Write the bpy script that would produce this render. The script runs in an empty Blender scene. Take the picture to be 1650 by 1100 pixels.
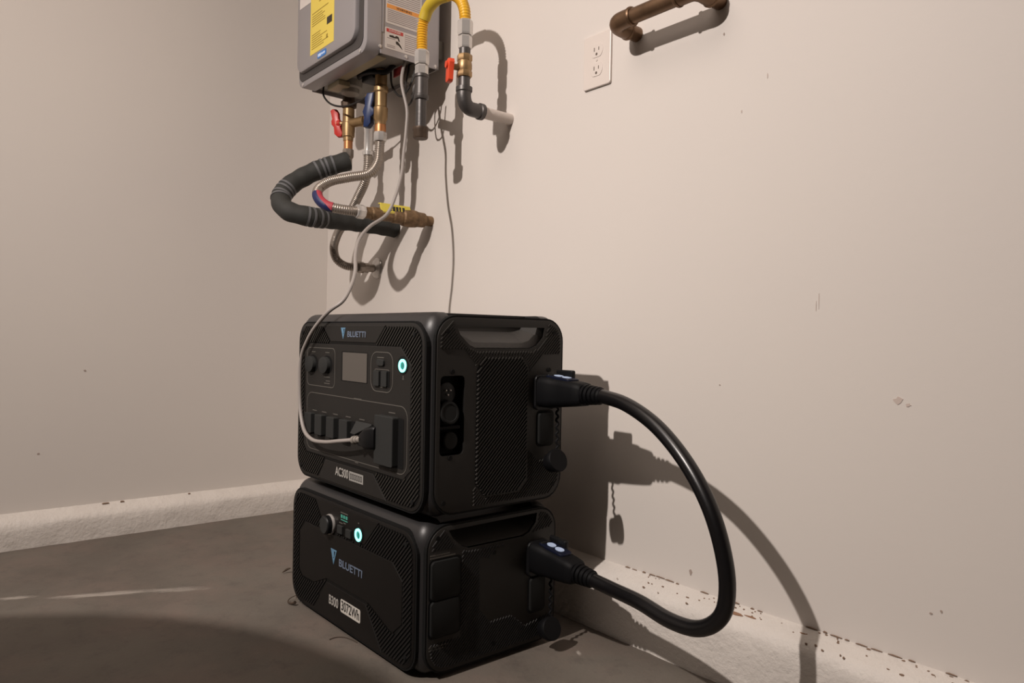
import bpy, bmesh, math, random
from mathutils import Vector, Matrix, noise
random.seed(7)
scene = bpy.context.scene
col = scene.collection
pi = math.pi

# ------------------------------------------------------------------ camera
cam_d = bpy.data.cameras.new('camera')
cam = bpy.data.objects.new('camera', cam_d)
col.objects.link(cam)
CAM = Vector((2.3511, -1.1252, 0.5881))
YAW, PITCH, ROLL, FPX = -0.8755, -0.0068, 0.0186, 1178.5
fw = Vector((math.sin(YAW) * math.cos(PITCH), math.cos(YAW) * math.cos(PITCH), math.sin(PITCH)))
rt = Vector((math.cos(YAW), -math.sin(YAW), 0.0))
up = rt.cross(fw)
r2 = rt * math.cos(ROLL) + up * math.sin(ROLL)
u2 = -rt * math.sin(ROLL) + up * math.cos(ROLL)
cam.matrix_world = Matrix(((r2.x, u2.x, -fw.x, CAM.x), (r2.y, u2.y, -fw.y, CAM.y), (r2.z, u2.z, -fw.z, CAM.z), (0, 0, 0, 1)))
cam_d.sensor_width = 36.0
cam_d.lens = FPX / 1650.0 * 36.0
cam_d.clip_start = 0.02
scene.camera = cam

# ------------------------------------------------------------------ light and exposure
world = bpy.data.worlds.new('world')
scene.world = world
world.use_nodes = True
world.node_tree.nodes['Background'].inputs[0].default_value = (1.0, 0.9, 0.8, 1)
world.node_tree.nodes['Background'].inputs[1].default_value = 0.0
LAMP = (1.50, -2.20, 2.05)
ld = bpy.data.lights.new('work_light', 'AREA')
ld.shape = 'DISK'
ld.size = 0.045
ld.energy = 23.5
ld.spread = math.radians(112)
ld.color = (1.0, 0.905, 0.845)
lo = bpy.data.objects.new('work_light', ld)
col.objects.link(lo)
lo.location = LAMP
lo.rotation_euler = (Vector((1.05, 0.0, 0.30)) - Vector(LAMP)).to_track_quat('-Z', 'Y').to_euler()
fd = bpy.data.lights.new('fill_light', 'AREA')  # soft fill added below the ceiling to lift the shadows
fd.energy = 16.5
fd.shape = 'RECTANGLE'
fd.size, fd.size_y = 1.4, 1.4
fd.color = (1.0, 0.86, 0.76)
fo = bpy.data.objects.new('fill_light', fd)
col.objects.link(fo)
fo.location = (1.25, -1.60, 2.56)
scene.view_settings.view_transform = 'Standard'
scene.view_settings.look = 'None'
scene.view_settings.gamma = 1.0
scene.view_settings.use_curve_mapping = False
scene.view_settings.exposure = 0.0

# ------------------------------------------------------------------ materials
MATS = {}


def mat(name, rgb, rough=0.5, metal=0.0, bump=0.0, bscale=60.0, var=0.0, vscale=8.0, emit=None, estr=0.0, spec=0.5, coat=0.0):
    if name in MATS:
        return MATS[name]
    m = bpy.data.materials.new(name)
    m.use_nodes = True
    nt = m.node_tree
    b = nt.nodes['Principled BSDF']
    b.inputs['Base Color'].default_value = (*rgb, 1)
    b.inputs['Roughness'].default_value = rough
    b.inputs['Metallic'].default_value = metal
    b.inputs['Specular IOR Level'].default_value = spec
    b.inputs['Coat Weight'].default_value = coat
    tc = nt.nodes.new('ShaderNodeTexCoord')
    n = nt.nodes.new('ShaderNodeTexNoise')
    n.inputs['Scale'].default_value = vscale
    n.inputs['Detail'].default_value = 5
    nt.links.new(tc.outputs['Object'], n.inputs['Vector'])
    mx = nt.nodes.new('ShaderNodeMixRGB')
    v = max(var, 0.02)
    mx.inputs[1].default_value = (*[c * (1 - v) for c in rgb], 1)
    mx.inputs[2].default_value = (*[min(1, c * (1 + v)) for c in rgb], 1)
    nt.links.new(n.outputs['Fac'], mx.inputs[0])
    nt.links.new(mx.outputs[0], b.inputs['Base Color'])
    if bump:
        n2 = nt.nodes.new('ShaderNodeTexNoise')
        n2.inputs['Scale'].default_value = bscale
        n2.inputs['Detail'].default_value = 4
        nt.links.new(tc.outputs['Object'], n2.inputs['Vector'])
        bp = nt.nodes.new('ShaderNodeBump')
        bp.inputs['Strength'].default_value = bump
        bp.inputs['Distance'].default_value = 0.002
        nt.links.new(n2.outputs['Fac'], bp.inputs['Height'])
        nt.links.new(bp.outputs[0], b.inputs['Normal'])
    if emit:
        b.inputs['Emission Color'].default_value = (*emit, 1)
        b.inputs['Emission Strength'].default_value = estr
    MATS[name] = m
    return m


def N(nt, kind, **kw):
    n = nt.nodes.new(kind)
    for k, v in kw.items():
        if k.startswith('i_'):
            n.inputs[k[2:].replace('_', ' ')].default_value = v
        else:
            setattr(n, k, v)
    return n


def ramp(nt, fac, p0, p1, c0=(0, 0, 0, 1), c1=(1, 1, 1, 1)):
    r = nt.nodes.new('ShaderNodeValToRGB')
    r.color_ramp.elements[0].position = p0
    r.color_ramp.elements[1].position = p1
    r.color_ramp.elements[0].color = c0
    r.color_ramp.elements[1].color = c1
    nt.links.new(fac, r.inputs[0])
    return r.outputs[0]


def mixc(nt, fac, a, b):
    m = nt.nodes.new('ShaderNodeMixRGB')
    for sock, val in ((m.inputs[0], fac), (m.inputs[1], a), (m.inputs[2], b)):
        if hasattr(val, 'links') or isinstance(val, bpy.types.NodeSocket):
            nt.links.new(val, sock)
        else:
            sock.default_value = val
    return m.outputs[0]


def mth(nt, op, a, b=None):
    m = nt.nodes.new('ShaderNodeMath')
    m.operation = op
    for sock, val in ((m.inputs[0], a), (m.inputs[1], b)):
        if val is None:
            continue
        if isinstance(val, bpy.types.NodeSocket):
            nt.links.new(val, sock)
        else:
            sock.default_value = val
    return m.outputs[0]


def noise_tex(nt, vec, scale, detail=5, rough=0.55, mapscale=None, rot=None):
    if mapscale or rot:
        mp = nt.nodes.new('ShaderNodeMapping')
        if mapscale:
            mp.inputs['Scale'].default_value = mapscale
        if rot:
            mp.inputs['Rotation'].default_value = rot
        nt.links.new(vec, mp.inputs['Vector'])
        vec = mp.outputs[0]
    n = nt.nodes.new('ShaderNodeTexNoise')
    n.inputs['Scale'].default_value = scale
    n.inputs['Detail'].default_value = detail
    n.inputs['Roughness'].default_value = rough
    nt.links.new(vec, n.inputs['Vector'])
    return n.outputs['Fac']


def base_mat(name, rough):
    m = bpy.data.materials.new(name)
    m.use_nodes = True
    nt = m.node_tree
    b = nt.nodes['Principled BSDF']
    b.inputs['Roughness'].default_value = rough
    tc = nt.nodes.new('ShaderNodeTexCoord')
    return m, nt, b, tc.outputs['Object']


def bump_to(nt, b, h, strength, dist):
    bp = nt.nodes.new('ShaderNodeBump')
    bp.inputs['Strength'].default_value = strength
    bp.inputs['Distance'].default_value = dist
    nt.links.new(h, bp.inputs['Height'])
    nt.links.new(bp.outputs[0], b.inputs['Normal'])


def wall_material():
    m, nt, b, v = base_mat('wall_paint', 0.62)
    big = ramp(nt, noise_tex(nt, v, 1.3, 3), 0.3, 0.7)
    c = mixc(nt, big, (0.655, 0.605, 0.565, 1), (0.675, 0.625, 0.575, 1))
    sc = ramp(nt, noise_tex(nt, v, 9.0, 8, 0.7), 0.70, 0.80)
    c = mixc(nt, mth(nt, 'MULTIPLY', sc, 0.25), c, (0.50, 0.42, 0.37, 1))
    nt.links.new(c, b.inputs['Base Color'])
    bump_to(nt, b, noise_tex(nt, v, 55, 6, 0.6), 0.10, 0.002)
    return m


def curb_material():
    m, nt, b, v = base_mat('curb_paint', 0.55)
    big = ramp(nt, noise_tex(nt, v, 6, 5), 0.3, 0.7)
    c = mixc(nt, big, (0.62, 0.575, 0.53, 1), (0.69, 0.64, 0.59, 1))
    st = ramp(nt, noise_tex(nt, v, 14, 8, 0.75), 0.64, 0.74)
    c = mixc(nt, mth(nt, 'MULTIPLY', st, 0.30), c, (0.40, 0.31, 0.24, 1))
    sp = ramp(nt, noise_tex(nt, v, 48, 6, 0.8), 0.70, 0.74)
    c = mixc(nt, mth(nt, 'MULTIPLY', sp, 0.7), c, (0.16, 0.10, 0.07, 1))
    nt.links.new(c, b.inputs['Base Color'])
    h = mth(nt, 'ADD', noise_tex(nt, v, 26, 7, 0.65), mth(nt, 'MULTIPLY', noise_tex(nt, v, 120, 4), 0.3))
    bump_to(nt, b, h, 0.7, 0.006)
    return m


def floor_material():
    m, nt, b, v = base_mat('concrete_floor', 0.72)
    n1 = ramp(nt, noise_tex(nt, v, 2.2, 6, 0.6), 0.30, 0.70)
    c = mixc(nt, n1, (0.095, 0.078, 0.064, 1), (0.150, 0.132, 0.110, 1))
    n2 = ramp(nt, noise_tex(nt, v, 5.0, 8, 0.7), 0.45, 0.75)
    c = mixc(nt, mth(nt, 'MULTIPLY', n2, 0.75), c, (0.175, 0.128, 0.106, 1))
    n3 = ramp(nt, noise_tex(nt, v, 16.0, 8, 0.75), 0.52, 0.70)
    c = mixc(nt, mth(nt, 'MULTIPLY', n3, 0.55), c, (0.070, 0.060, 0.052, 1))
    n4 = ramp(nt, noise_tex(nt, v, 90.0, 4, 0.7), 0.70, 0.76)
    c = mixc(nt, mth(nt, 'MULTIPLY', n4, 0.5), c, (0.05, 0.04, 0.035, 1))
    # pale dried paint smears: two streaks that lie on the concrete near the left wall
    for (cx, cy, ang, lx, ly, k) in ((0.535, -0.775, 1.17, 0.22, 0.030, 0.75), (0.448, -0.930, 1.2, 0.07, 0.022, 0.7), (0.60, -0.64, 1.1, 0.12, 0.035, 0.45), (1.392, -0.149, -0.5, 0.020, 0.009, 0.9)):
        mp = nt.nodes.new('ShaderNodeMapping')
        mp.vector_type = 'TEXTURE'
        mp.inputs['Location'].default_value = (cx, cy, 0)
        mp.inputs['Rotation'].default_value = (0, 0, ang)
        mp.inputs['Scale'].default_value = (lx, ly, 1)
        nt.links.new(v, mp.inputs['Vector'])
        ln = nt.nodes.new('ShaderNodeVectorMath')
        ln.operation = 'LENGTH'
        nt.links.new(mp.outputs[0], ln.inputs[0])
        near = ramp(nt, ln.outputs['Value'], 0.25, 1.0, (1, 1, 1, 1), (0, 0, 0, 1))
        br = noise_tex(nt, mp.outputs[0], 2.6, 9, 0.8)
        msk = ramp(nt, mth(nt, 'ADD', mth(nt, 'MULTIPLY', near, 0.42), mth(nt, 'MULTIPLY', br, 1.15)), 0.82, 1.02)
        msk = mth(nt, 'MULTIPLY', msk, near)
        c = mixc(nt, mth(nt, 'MULTIPLY', msk, k), c, (0.40, 0.36, 0.32, 1))
    nt.links.new(c, b.inputs['Base Color'])
    h = mth(nt, 'ADD', noise_tex(nt, v, 18, 8, 0.7), mth(nt, 'MULTIPLY', noise_tex(nt, v, 140, 4), 0.4))
    bump_to(nt, b, h, 0.35, 0.004)
    return m


M_WALL, M_CURB, M_FLOOR = wall_material(), curb_material(), floor_material()
M_SHELL = mat('shell_plastic', (0.020, 0.019, 0.0195), 0.42, bump=0.08, bscale=900)
M_PANEL = mat('panel_plastic', (0.0165, 0.0150, 0.0135), 0.55, bump=0.05, bscale=900, spec=0.25)
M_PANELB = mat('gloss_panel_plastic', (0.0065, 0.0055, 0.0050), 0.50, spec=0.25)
M_RIB = mat('rib_plastic', (0.024, 0.022, 0.019), 0.55, spec=0.25)
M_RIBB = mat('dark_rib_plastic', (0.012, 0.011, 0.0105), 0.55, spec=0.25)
M_GROOVE = mat('groove_plastic', (0.004, 0.0035, 0.003), 0.7, spec=0.25)
M_SIDE = mat('side_plastic', (0.021, 0.019, 0.017), 0.5, spec=0.25)
M_SFLAP = mat('shaded_side_rubber', (0.013, 0.0132, 0.0128), 0.75, spec=0.15)  # front flap rubber with the side's grazing-light shade put into its colour
M_SRIB = mat('side_rib_plastic', (0.029, 0.0265, 0.0235), 0.6, spec=0.2)
M_RUBBER = mat('rubber_flap', (0.024, 0.0245, 0.0235), 0.7, spec=0.25)
M_BLACK = mat('black_plastic', (0.006, 0.006, 0.0065), 0.45, spec=0.25)
M_DEEP = mat('socket_black', (0.004, 0.004, 0.004), 0.8, spec=0.25)
M_LINE = mat('grey_print', (0.10, 0.092, 0.08), 0.6)
M_WHITEP = mat('pale_print', (0.40, 0.38, 0.35), 0.6)
M_PILL = mat('pill_print', (0.30, 0.29, 0.27), 0.6)
M_LOGO = mat('logo_letters', (0.13, 0.165, 0.23), 0.5)
M_EMBLEM = mat('emblem_blue', (0.12, 0.25, 0.38), 0.45)
M_SCREEN = mat('screen_glass', (0.085, 0.075, 0.065), 0.28)
M_GLOW = mat('glow_ring', (0.2, 0.9, 0.8), 0.4, emit=(0.22, 1.0, 0.80), estr=2.6)
M_GLOWD = mat('glow_centre', (0.02, 0.10, 0.09), 0.4, emit=(0.03, 0.42, 0.34), estr=0.35)
M_CABLE = mat('cable_black', (0.006, 0.0055, 0.006), 0.30, bump=0.03, bscale=400)
M_PLUG = mat('plug_black', (0.0035, 0.0035, 0.0042), 0.6, spec=0.15)
M_LATCH = mat('latch_blue', (0.004, 0.006, 0.018), 0.5, spec=0.2)
M_DOT = mat('latch_dot', (0.50, 0.62, 0.85), 0.35)
M_CORD = mat('grey_cord', (0.30, 0.27, 0.25), 0.45)
M_CORDD = mat('grey_strain_relief', (0.24, 0.215, 0.19), 0.5)
M_HEATER = mat('heater_enamel', (0.33, 0.31, 0.315), 0.38, metal=0.25)
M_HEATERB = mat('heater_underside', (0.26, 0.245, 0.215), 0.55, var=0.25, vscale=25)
M_GASKET = mat('gasket_grey', (0.05, 0.044, 0.042), 0.6)
M_YEL = mat('energy_label_yellow', (0.72, 0.56, 0.10), 0.55)
M_YELT = mat('label_text_olive', (0.33, 0.23, 0.03), 0.6)
M_LBLK = mat('label_black', (0.03, 0.022, 0.015), 0.6)
M_LWHT = mat('label_white', (0.62, 0.57, 0.53), 0.55)
M_LTXT = mat('label_text_grey', (0.33, 0.28, 0.27), 0.6)
M_LORG = mat('label_orange', (0.78, 0.32, 0.07), 0.55)
M_LRED = mat('label_red', (0.52, 0.055, 0.045), 0.55)
M_LBLU = mat('badge_blue', (0.03, 0.17, 0.50), 0.4)
M_LBLW = mat('badge_white', (0.55, 0.68, 0.90), 0.5)
M_YHOSE = mat('yellow_hose', (0.78, 0.44, 0.03), 0.38)
M_YTAPE = mat('yellow_sleeve', (0.55, 0.40, 0.03), 0.5)
M_STEEL = mat('bright_steel', (0.66, 0.63, 0.60), 0.24, metal=0.55)
M_STAIN = mat('stainless_hose', (0.33, 0.285, 0.245), 0.33, metal=0.6)
M_BRASS = mat('brass', (0.36, 0.235, 0.115), 0.42, metal=0.65, var=0.35, vscale=60)
M_BRASSD = mat('tarnished_brass', (0.20, 0.125, 0.065), 0.6, metal=0.45, bump=1.0, bscale=160, var=0.8, vscale=85)
M_COPPER = mat('copper_band', (0.55, 0.24, 0.10), 0.40, metal=0.7)
M_COPOLD = mat('aged_copper', (0.175, 0.105, 0.060), 0.42, metal=0.7, var=0.6, vscale=26, bump=0.12, bscale=90)
M_IRON = mat('black_iron', (0.085, 0.078, 0.075), 0.42, metal=0.55, bump=0.2, bscale=160)
M_IRONG = mat('galvanized_iron', (0.10, 0.092, 0.088), 0.45, metal=0.6, var=0.3, vscale=60)
M_BRONZE = mat('bronze_union', (0.10, 0.07, 0.05), 0.5, metal=0.6, var=0.4, vscale=60)
M_RED = mat('red_handle', (0.58, 0.035, 0.025), 0.38)
M_REDO = mat('orange_red_handle', (0.68, 0.07, 0.025), 0.42)
M_BLUE = mat('blue_handle', (0.012, 0.028, 0.10), 0.4)
M_YHAND = mat('yellow_handle', (0.70, 0.58, 0.08), 0.45)
M_FOAM = mat('black_foam', (0.030, 0.030, 0.027), 0.75, bump=0.2, bscale=200, var=0.2, vscale=20)
M_FOAMT = mat('grey_tape', (0.12, 0.12, 0.125), 0.6)
M_PWHITE = mat('painted_pipe', (0.60, 0.53, 0.48), 0.5, bump=0.3, bscale=120, var=0.1, vscale=50)
M_PLATE = mat('outlet_plastic', (0.69, 0.62, 0.57), 0.35)
M_SLOT = mat('slot_dark', (0.10, 0.075, 0.06), 0.8)
M_LEAF = mat('dry_leaf', (0.055, 0.035, 0.022), 0.8)
M_CHIP = mat('paint_chip', (0.55, 0.46, 0.41), 0.8)
M_STAIND = mat('dark_fleck', (0.23, 0.155, 0.11), 0.9)
M_MARK = mat('scuff_dark', (0.36, 0.29, 0.25), 0.8)
M_DARKWALL = mat('low_bounce_wall', (0.05, 0.043, 0.036), 0.7, var=0.15, vscale=4)  # unseen walls kept dark to cut bounced fill light
M_WOOD = mat('blocker_wood', (0.25, 0.14, 0.07), 0.45, var=0.3, vscale=6)
M_ZINC = mat('zinc_bracket', (0.42, 0.36, 0.24), 0.5, metal=0.3)
M_WIRE = mat('black_wire', (0.02, 0.018, 0.016), 0.5)
M_GREYPL = mat('grey_filter', (0.36, 0.33, 0.29), 0.5)


# ------------------------------------------------------------------ mesh helpers
def obj(name, bm, m, parent=None, smooth=False, ang=40.0, label=None):
    bmesh.ops.recalc_face_normals(bm, faces=bm.faces[:])
    me = bpy.data.meshes.new(name)
    if smooth:
        for f in bm.faces:
            f.smooth = True
        lim = math.radians(ang)
        for e in bm.edges:
            if len(e.link_faces) == 2 and e.calc_face_angle(0) > lim:
                e.smooth = False
    bm.to_mesh(me)
    bm.free()
    me.materials.append(m)
    o = bpy.data.objects.new(name, me)
    col.objects.link(o)
    if parent is not None:
        o.parent = parent
    if label:
        o['label'] = label
    return o


def thing(name, label, cat, loc=(0, 0, 0), rz=0.0, group=None):
    o = bpy.data.objects.new(name, None)
    o.empty_display_size = 0.05
    col.objects.link(o)
    o.location = loc
    o.rotation_euler = (0, 0, rz)
    o['label'] = label
    o['category'] = cat
    if group:
        o['group'] = group
    return o


def BM():
    return bmesh.new()


def rr(cx, cy, w, h, r, n=5):
    pts = []
    for (sx, sy, a0) in ((1, 1, 0), (-1, 1, pi / 2), (-1, -1, pi), (1, -1, 1.5 * pi)):
        for i in range(n + 1):
            a = a0 + (pi / 2) * i / n
            pts.append((cx + sx * (w / 2 - r) + r * math.cos(a), cy + sy * (h / 2 - r) + r * math.sin(a)))
    return pts


def rrb(x0, y0, x1, y1, r, n=5):
    return rr((x0 + x1) / 2, (y0 + y1) / 2, abs(x1 - x0), abs(y1 - y0), r, n)


def area2(p):
    return sum(p[i][0] * p[(i + 1) % len(p)][1] - p[(i + 1) % len(p)][0] * p[i][1] for i in range(len(p)))


def inset(poly, d):
    n = len(poly)
    s = 1.0 if area2(poly) > 0 else -1.0
    out = []
    for i in range(n):
        a, b, c = Vector(poly[i - 1]), Vector(poly[i]), Vector(poly[(i + 1) % n])
        e1, e2 = b - a, c - b
        if e1.length < 1e-9:
            e1 = e2
        if e2.length < 1e-9:
            e2 = e1
        n1 = Vector((-e1.y, e1.x)).normalized() * s
        n2 = Vector((-e2.y, e2.x)).normalized() * s
        nn = n1 + n2
        if nn.length < 1e-6:
            nn = n1
        nn.normalize()
        k = d / max(0.35, nn.dot(n1))
        out.append((b.x + nn.x * k, b.y + nn.y * k))
    return out


def prism(bm, poly, fr, d0, d1, ch=0.0):
    """polygon in a frame fr(a, b, d) -> point; from depth d0 to the front d1 with a chamfer."""
    rings = [[bm.verts.new(fr(a, b, d0)) for a, b in poly]]
    if ch:
        s = 1 if d1 > d0 else -1
        rings.append([bm.verts.new(fr(a, b, d1 - s * ch)) for a, b in poly])
        rings.append([bm.verts.new(fr(a, b, d1 - s * ch * 0.3)) for a, b in inset(poly, ch * 0.3)])
        rings.append([bm.verts.new(fr(a, b, d1)) for a, b in inset(poly, ch)])
    else:
        rings.append([bm.verts.new(fr(a, b, d1)) for a, b in poly])
    n = len(poly)
    for r0, r1 in zip(rings, rings[1:]):
        for i in range(n):
            bm.faces.new((r0[i], r0[(i + 1) % n], r1[(i + 1) % n], r1[i]))
    bm.faces.new(rings[0])
    bm.faces.new(rings[-1])


def ring(bm, poly, fr, w, d0, d1):
    a, b = poly, inset(poly, w)
    n = len(poly)
    va = [bm.verts.new(fr(*p, d1)) for p in a]
    vb = [bm.verts.new(fr(*p, d1)) for p in b]
    wa = [bm.verts.new(fr(*p, d0)) for p in a]
    wb = [bm.verts.new(fr(*p, d0)) for p in b]
    for i in range(n):
        j = (i + 1) % n
        bm.faces.new((va[i], va[j], vb[j], vb[i]))
        bm.faces.new((wa[i], wa[j], va[j], va[i]))
        bm.faces.new((vb[i], vb[j], wb[j], wb[i]))


def box(bm, c, s, bev=0.0, rot=None):
    m = Matrix.Translation(Vector(c)) @ (rot.to_4x4() if rot else Matrix.Identity(4)) @ Matrix.Diagonal((*s, 1))
    r = bmesh.ops.create_cube(bm, size=1.0, matrix=m)
    if bev:
        es = set()
        for v in r['verts']:
            es.update(v.link_edges)
        bmesh.ops.bevel(bm, geom=list(es), offset=bev, segments=2, affect='EDGES', profile=0.6)


def basis(axis):
    a = Vector(axis).normalized()
    t = Vector((0, 0, 1)) if abs(a.z) < 0.9 else Vector((0, 1, 0))
    x = t.cross(a).normalized()
    y = a.cross(x)
    return x, y, a


def lathe(bm, prof, org, axis=(0, 0, 1), n=20, caps=True, hexes=False):
    """prof: (distance along axis, radius)."""
    x, y, a = basis(axis)
    o = Vector(org)
    rings = []
    for (t, r) in prof:
        rings.append([bm.verts.new(o + a * t + (x * math.cos(2 * pi * k / n) + y * math.sin(2 * pi * k / n)) * max(r, 1e-5)) for k in range(n)])
    for r0, r1 in zip(rings, rings[1:]):
        for k in range(n):
            bm.faces.new((r0[k], r0[(k + 1) % n], r1[(k + 1) % n], r1[k]))
    if caps:
        bm.faces.new(rings[0])
        bm.faces.new(rings[-1])


def hexnut(bm, org, axis, h, r, n=6):
    lathe(bm, [(0, r * 0.93), (h * 0.12, r), (h * 0.88, r), (h, r * 0.93)], org, axis, n)


def spline(pts, step):
    P = [Vector(p) for p in pts]
    P = [P[0] * 2 - P[1]] + P + [P[-1] * 2 - P[-2]]
    dense = []
    for i in range(1, len(P) - 2):
        p0, p1, p2, p3 = P[i - 1], P[i], P[i + 1], P[i + 2]
        k = max(4, int((p2 - p1).length / 0.002))
        t0 = 0.0
        t1 = t0 + max((p1 - p0).length, 1e-4) ** 0.5
        t2 = t1 + max((p2 - p1).length, 1e-4) ** 0.5
        t3 = t2 + max((p3 - p2).length, 1e-4) ** 0.5
        for j in range(k):
            t = t1 + (t2 - t1) * j / k
            A1 = p0 * ((t1 - t) / (t1 - t0)) + p1 * ((t - t0) / (t1 - t0))
            A2 = p1 * ((t2 - t) / (t2 - t1)) + p2 * ((t - t1) / (t2 - t1))
            A3 = p2 * ((t3 - t) / (t3 - t2)) + p3 * ((t - t2) / (t3 - t2))
            B1 = A1 * ((t2 - t) / (t2 - t0)) + A2 * ((t - t0) / (t2 - t0))
            B2 = A2 * ((t3 - t) / (t3 - t1)) + A3 * ((t - t1) / (t3 - t1))
            dense.append(B1 * ((t2 - t) / (t2 - t1)) + B2 * ((t - t1) / (t2 - t1)))
    dense.append(P[-2])
    for _ in range(3):
        dense = [dense[0]] + [(dense[i - 1] + dense[i] * 2 + dense[i + 1]) / 4 for i in range(1, len(dense) - 1)] + [dense[-1]]
    L = [0.0]
    for a, b in zip(dense, dense[1:]):
        L.append(L[-1] + (b - a).length)
    n = max(2, int(round(L[-1] / step)))
    out, k = [], 0
    for i in range(n + 1):
        s = L[-1] * i / n
        while k < len(L) - 2 and L[k + 1] < s:
            k += 1
        f = (s - L[k]) / max(1e-9, L[k + 1] - L[k])
        out.append(dense[k].lerp(dense[k + 1], min(1, max(0, f))))
    return out


def sweep(bm, path, rad, n=14, caps=True):
    """rad: number or function(index, count)."""
    cnt = len(path)
    tang = []
    for i in range(cnt):
        a, b = path[max(0, i - 1)], path[min(cnt - 1, i + 1)]
        tang.append((b - a).normalized())
    x, y, _ = basis(tang[0])
    rings = []
    for i in range(cnt):
        t = tang[i]
        x = (x - t * x.dot(t)).normalized()
        y = t.cross(x)
        r = rad(i, cnt) if callable(rad) else rad
        rings.append([bm.verts.new(path[i] + (x * math.cos(2 * pi * k / n) + y * math.sin(2 * pi * k / n)) * r) for k in range(n)])
    for r0, r1 in zip(rings, rings[1:]):
        for k in range(n):
            bm.faces.new((r0[k], r0[(k + 1) % n], r1[(k + 1) % n], r1[k]))
    if caps:
        bm.faces.new(rings[0])
        bm.faces.new(rings[-1])


def tube(name, pts, r, m, parent, n=14, step=0.006, label=None):
    bm = BM()
    sweep(bm, spline(pts, step), r, n)
    return obj(name, bm, m, parent, True, label=label)


def corrugated(name, pts, r, amp, pitch, m, parent, n=14, label=None):
    bm = BM()
    sweep(bm, spline(pts, pitch / 4), lambda i, c: r + amp * (0, 1, 0, -1)[i % 4], n)
    return obj(name, bm, m, parent, True, 80, label)


def text_obj(name, s, size, frame_o, ex, ey, m, parent, sx=1.0, align='LEFT', depth=0.0003, bold=0.0, shear=0.0):
    cu = bpy.data.curves.new(name, 'FONT')
    cu.body = s
    cu.size = size
    cu.align_x = align
    cu.align_y = 'CENTER'
    cu.extrude = depth
    cu.offset = bold
    cu.shear = shear
    tmp = bpy.data.objects.new(name, cu)
    col.objects.link(tmp)
    dg = bpy.context.evaluated_depsgraph_get()
    me = bpy.data.meshes.new_from_object(tmp.evaluated_get(dg))
    bpy.data.objects.remove(tmp)
    ex, ey = Vector(ex).normalized(), Vector(ey).normalized()
    ez = ex.cross(ey)
    mw = Matrix(((ex.x * sx, ey.x, ez.x, frame_o[0]), (ex.y * sx, ey.y, ez.y, frame_o[1]), (ex.z * sx, ey.z, ez.z, frame_o[2]), (0, 0, 0, 1)))
    me.transform(mw)
    me.materials.clear()
    me.materials.append(m)
    me.name = name
    o = bpy.data.objects.new(name, me)
    col.objects.link(o)
    o.parent = parent
    return o


def inside(p, poly):
    x, y = p
    c = False
    j = len(poly) - 1
    for i in range(len(poly)):
        xi, yi = poly[i]
        xj, yj = poly[j]
        if (yi > y) != (yj > y) and x < (xj - xi) * (y - yi) / (yj - yi) + xi:
            c = not c
        j = i
    return c


def ribs(bm, outer, holes, fr, pitch, w, d0, d1, ang=45.0, step=0.0012, extra=None):
    """parallel slanting ribs that fill outer minus holes."""
    a = math.radians(ang)
    dx, dy = math.cos(a), math.sin(a)
    nx, ny = -dy, dx
    us = [p[0] for p in outer]
    vs = [p[1] for p in outer]
    cs = [x * nx + y * ny for x in (min(us), max(us)) for y in (min(vs), max(vs))]
    ss = [x * dx + y * dy for x in (min(us), max(us)) for y in (min(vs), max(vs))]
    pn = pitch * math.sin(a)
    c = min(cs)
    while c < max(cs):
        s = min(ss)
        run = None
        while s <= max(ss) + step:
            p = (dx * s + nx * c, dy * s + ny * c)
            ok = inside(p, outer) and not any(inside(p, h) for h in holes)
            if ok and run is None:
                run = s
            if not ok and run is not None:
                if s - run > 0.004:
                    q = []
                    for (t, o, d) in ((run, -w / 2, d0), (s, -w / 2, d0), (s, w / 2, d0), (run, w / 2, d0),
                                      (run, -w / 3, d1), (s, -w / 3, d1), (s, w / 3, d1), (run, w / 3, d1)):
                        q.append(bm.verts.new(fr(dx * t + nx * (c + o), dy * t + ny * (c + o), d)))
                    for f in ((4, 5, 6, 7), (0, 1, 5, 4), (2, 3, 7, 6)):
                        bm.faces.new([q[i] for i in f])
                run = None
            s += step
        c += pn


def boolcut(o, cutters):
    for c in cutters:
        md = o.modifiers.new('cut', 'BOOLEAN')
        md.operation = 'DIFFERENCE'
        md.solver = 'EXACT'
        md.object = c
    dg = bpy.context.evaluated_depsgraph_get()
    dg.update()
    me = bpy.data.meshes.new_from_object(o.evaluated_get(dg))
    o.modifiers.clear()
    old = o.data
    o.data = me
    me.name = o.name
    bm = BM()
    bm.from_mesh(me)
    for f in bm.faces:
        f.smooth = True
    for e in bm.edges:
        e.smooth = not (len(e.link_faces) == 2 and e.calc_face_angle(0) > math.radians(30))
    bm.to_mesh(me)
    bm.free()
    bpy.data.meshes.remove(old)


# ------------------------------------------------------------------ room
RX, RY, RZ = 4.2, -4.2, 2.6


def slab(name, c, s, m):
    bm = BM()
    box(bm, c, s)
    o = obj(name, bm, m)
    o['kind'] = 'structure'
    return o


slab('floor', (RX / 2, RY / 2, -0.05), (RX + 0.2, -RY + 0.2, 0.1), M_FLOOR)
slab('ceiling', (RX / 2, RY / 2, RZ + 0.05), (RX + 0.2, -RY + 0.2, 0.1), M_WALL)
wall_back = slab('wall_right', (RX / 2, 0.05, RZ / 2), (RX + 0.2, 0.1, RZ), M_WALL)
wall_left = slab('wall_left', (-0.05, RY / 2, RZ / 2), (0.1, -RY, RZ), M_WALL)
slab('wall_rear', (RX / 2, RY - 0.05, RZ / 2), (RX + 0.2, 0.1, RZ), M_DARKWALL)
slab('wall_far', (RX + 0.05, RY / 2, RZ / 2), (0.1, -RY, RZ), M_DARKWALL)


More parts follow.
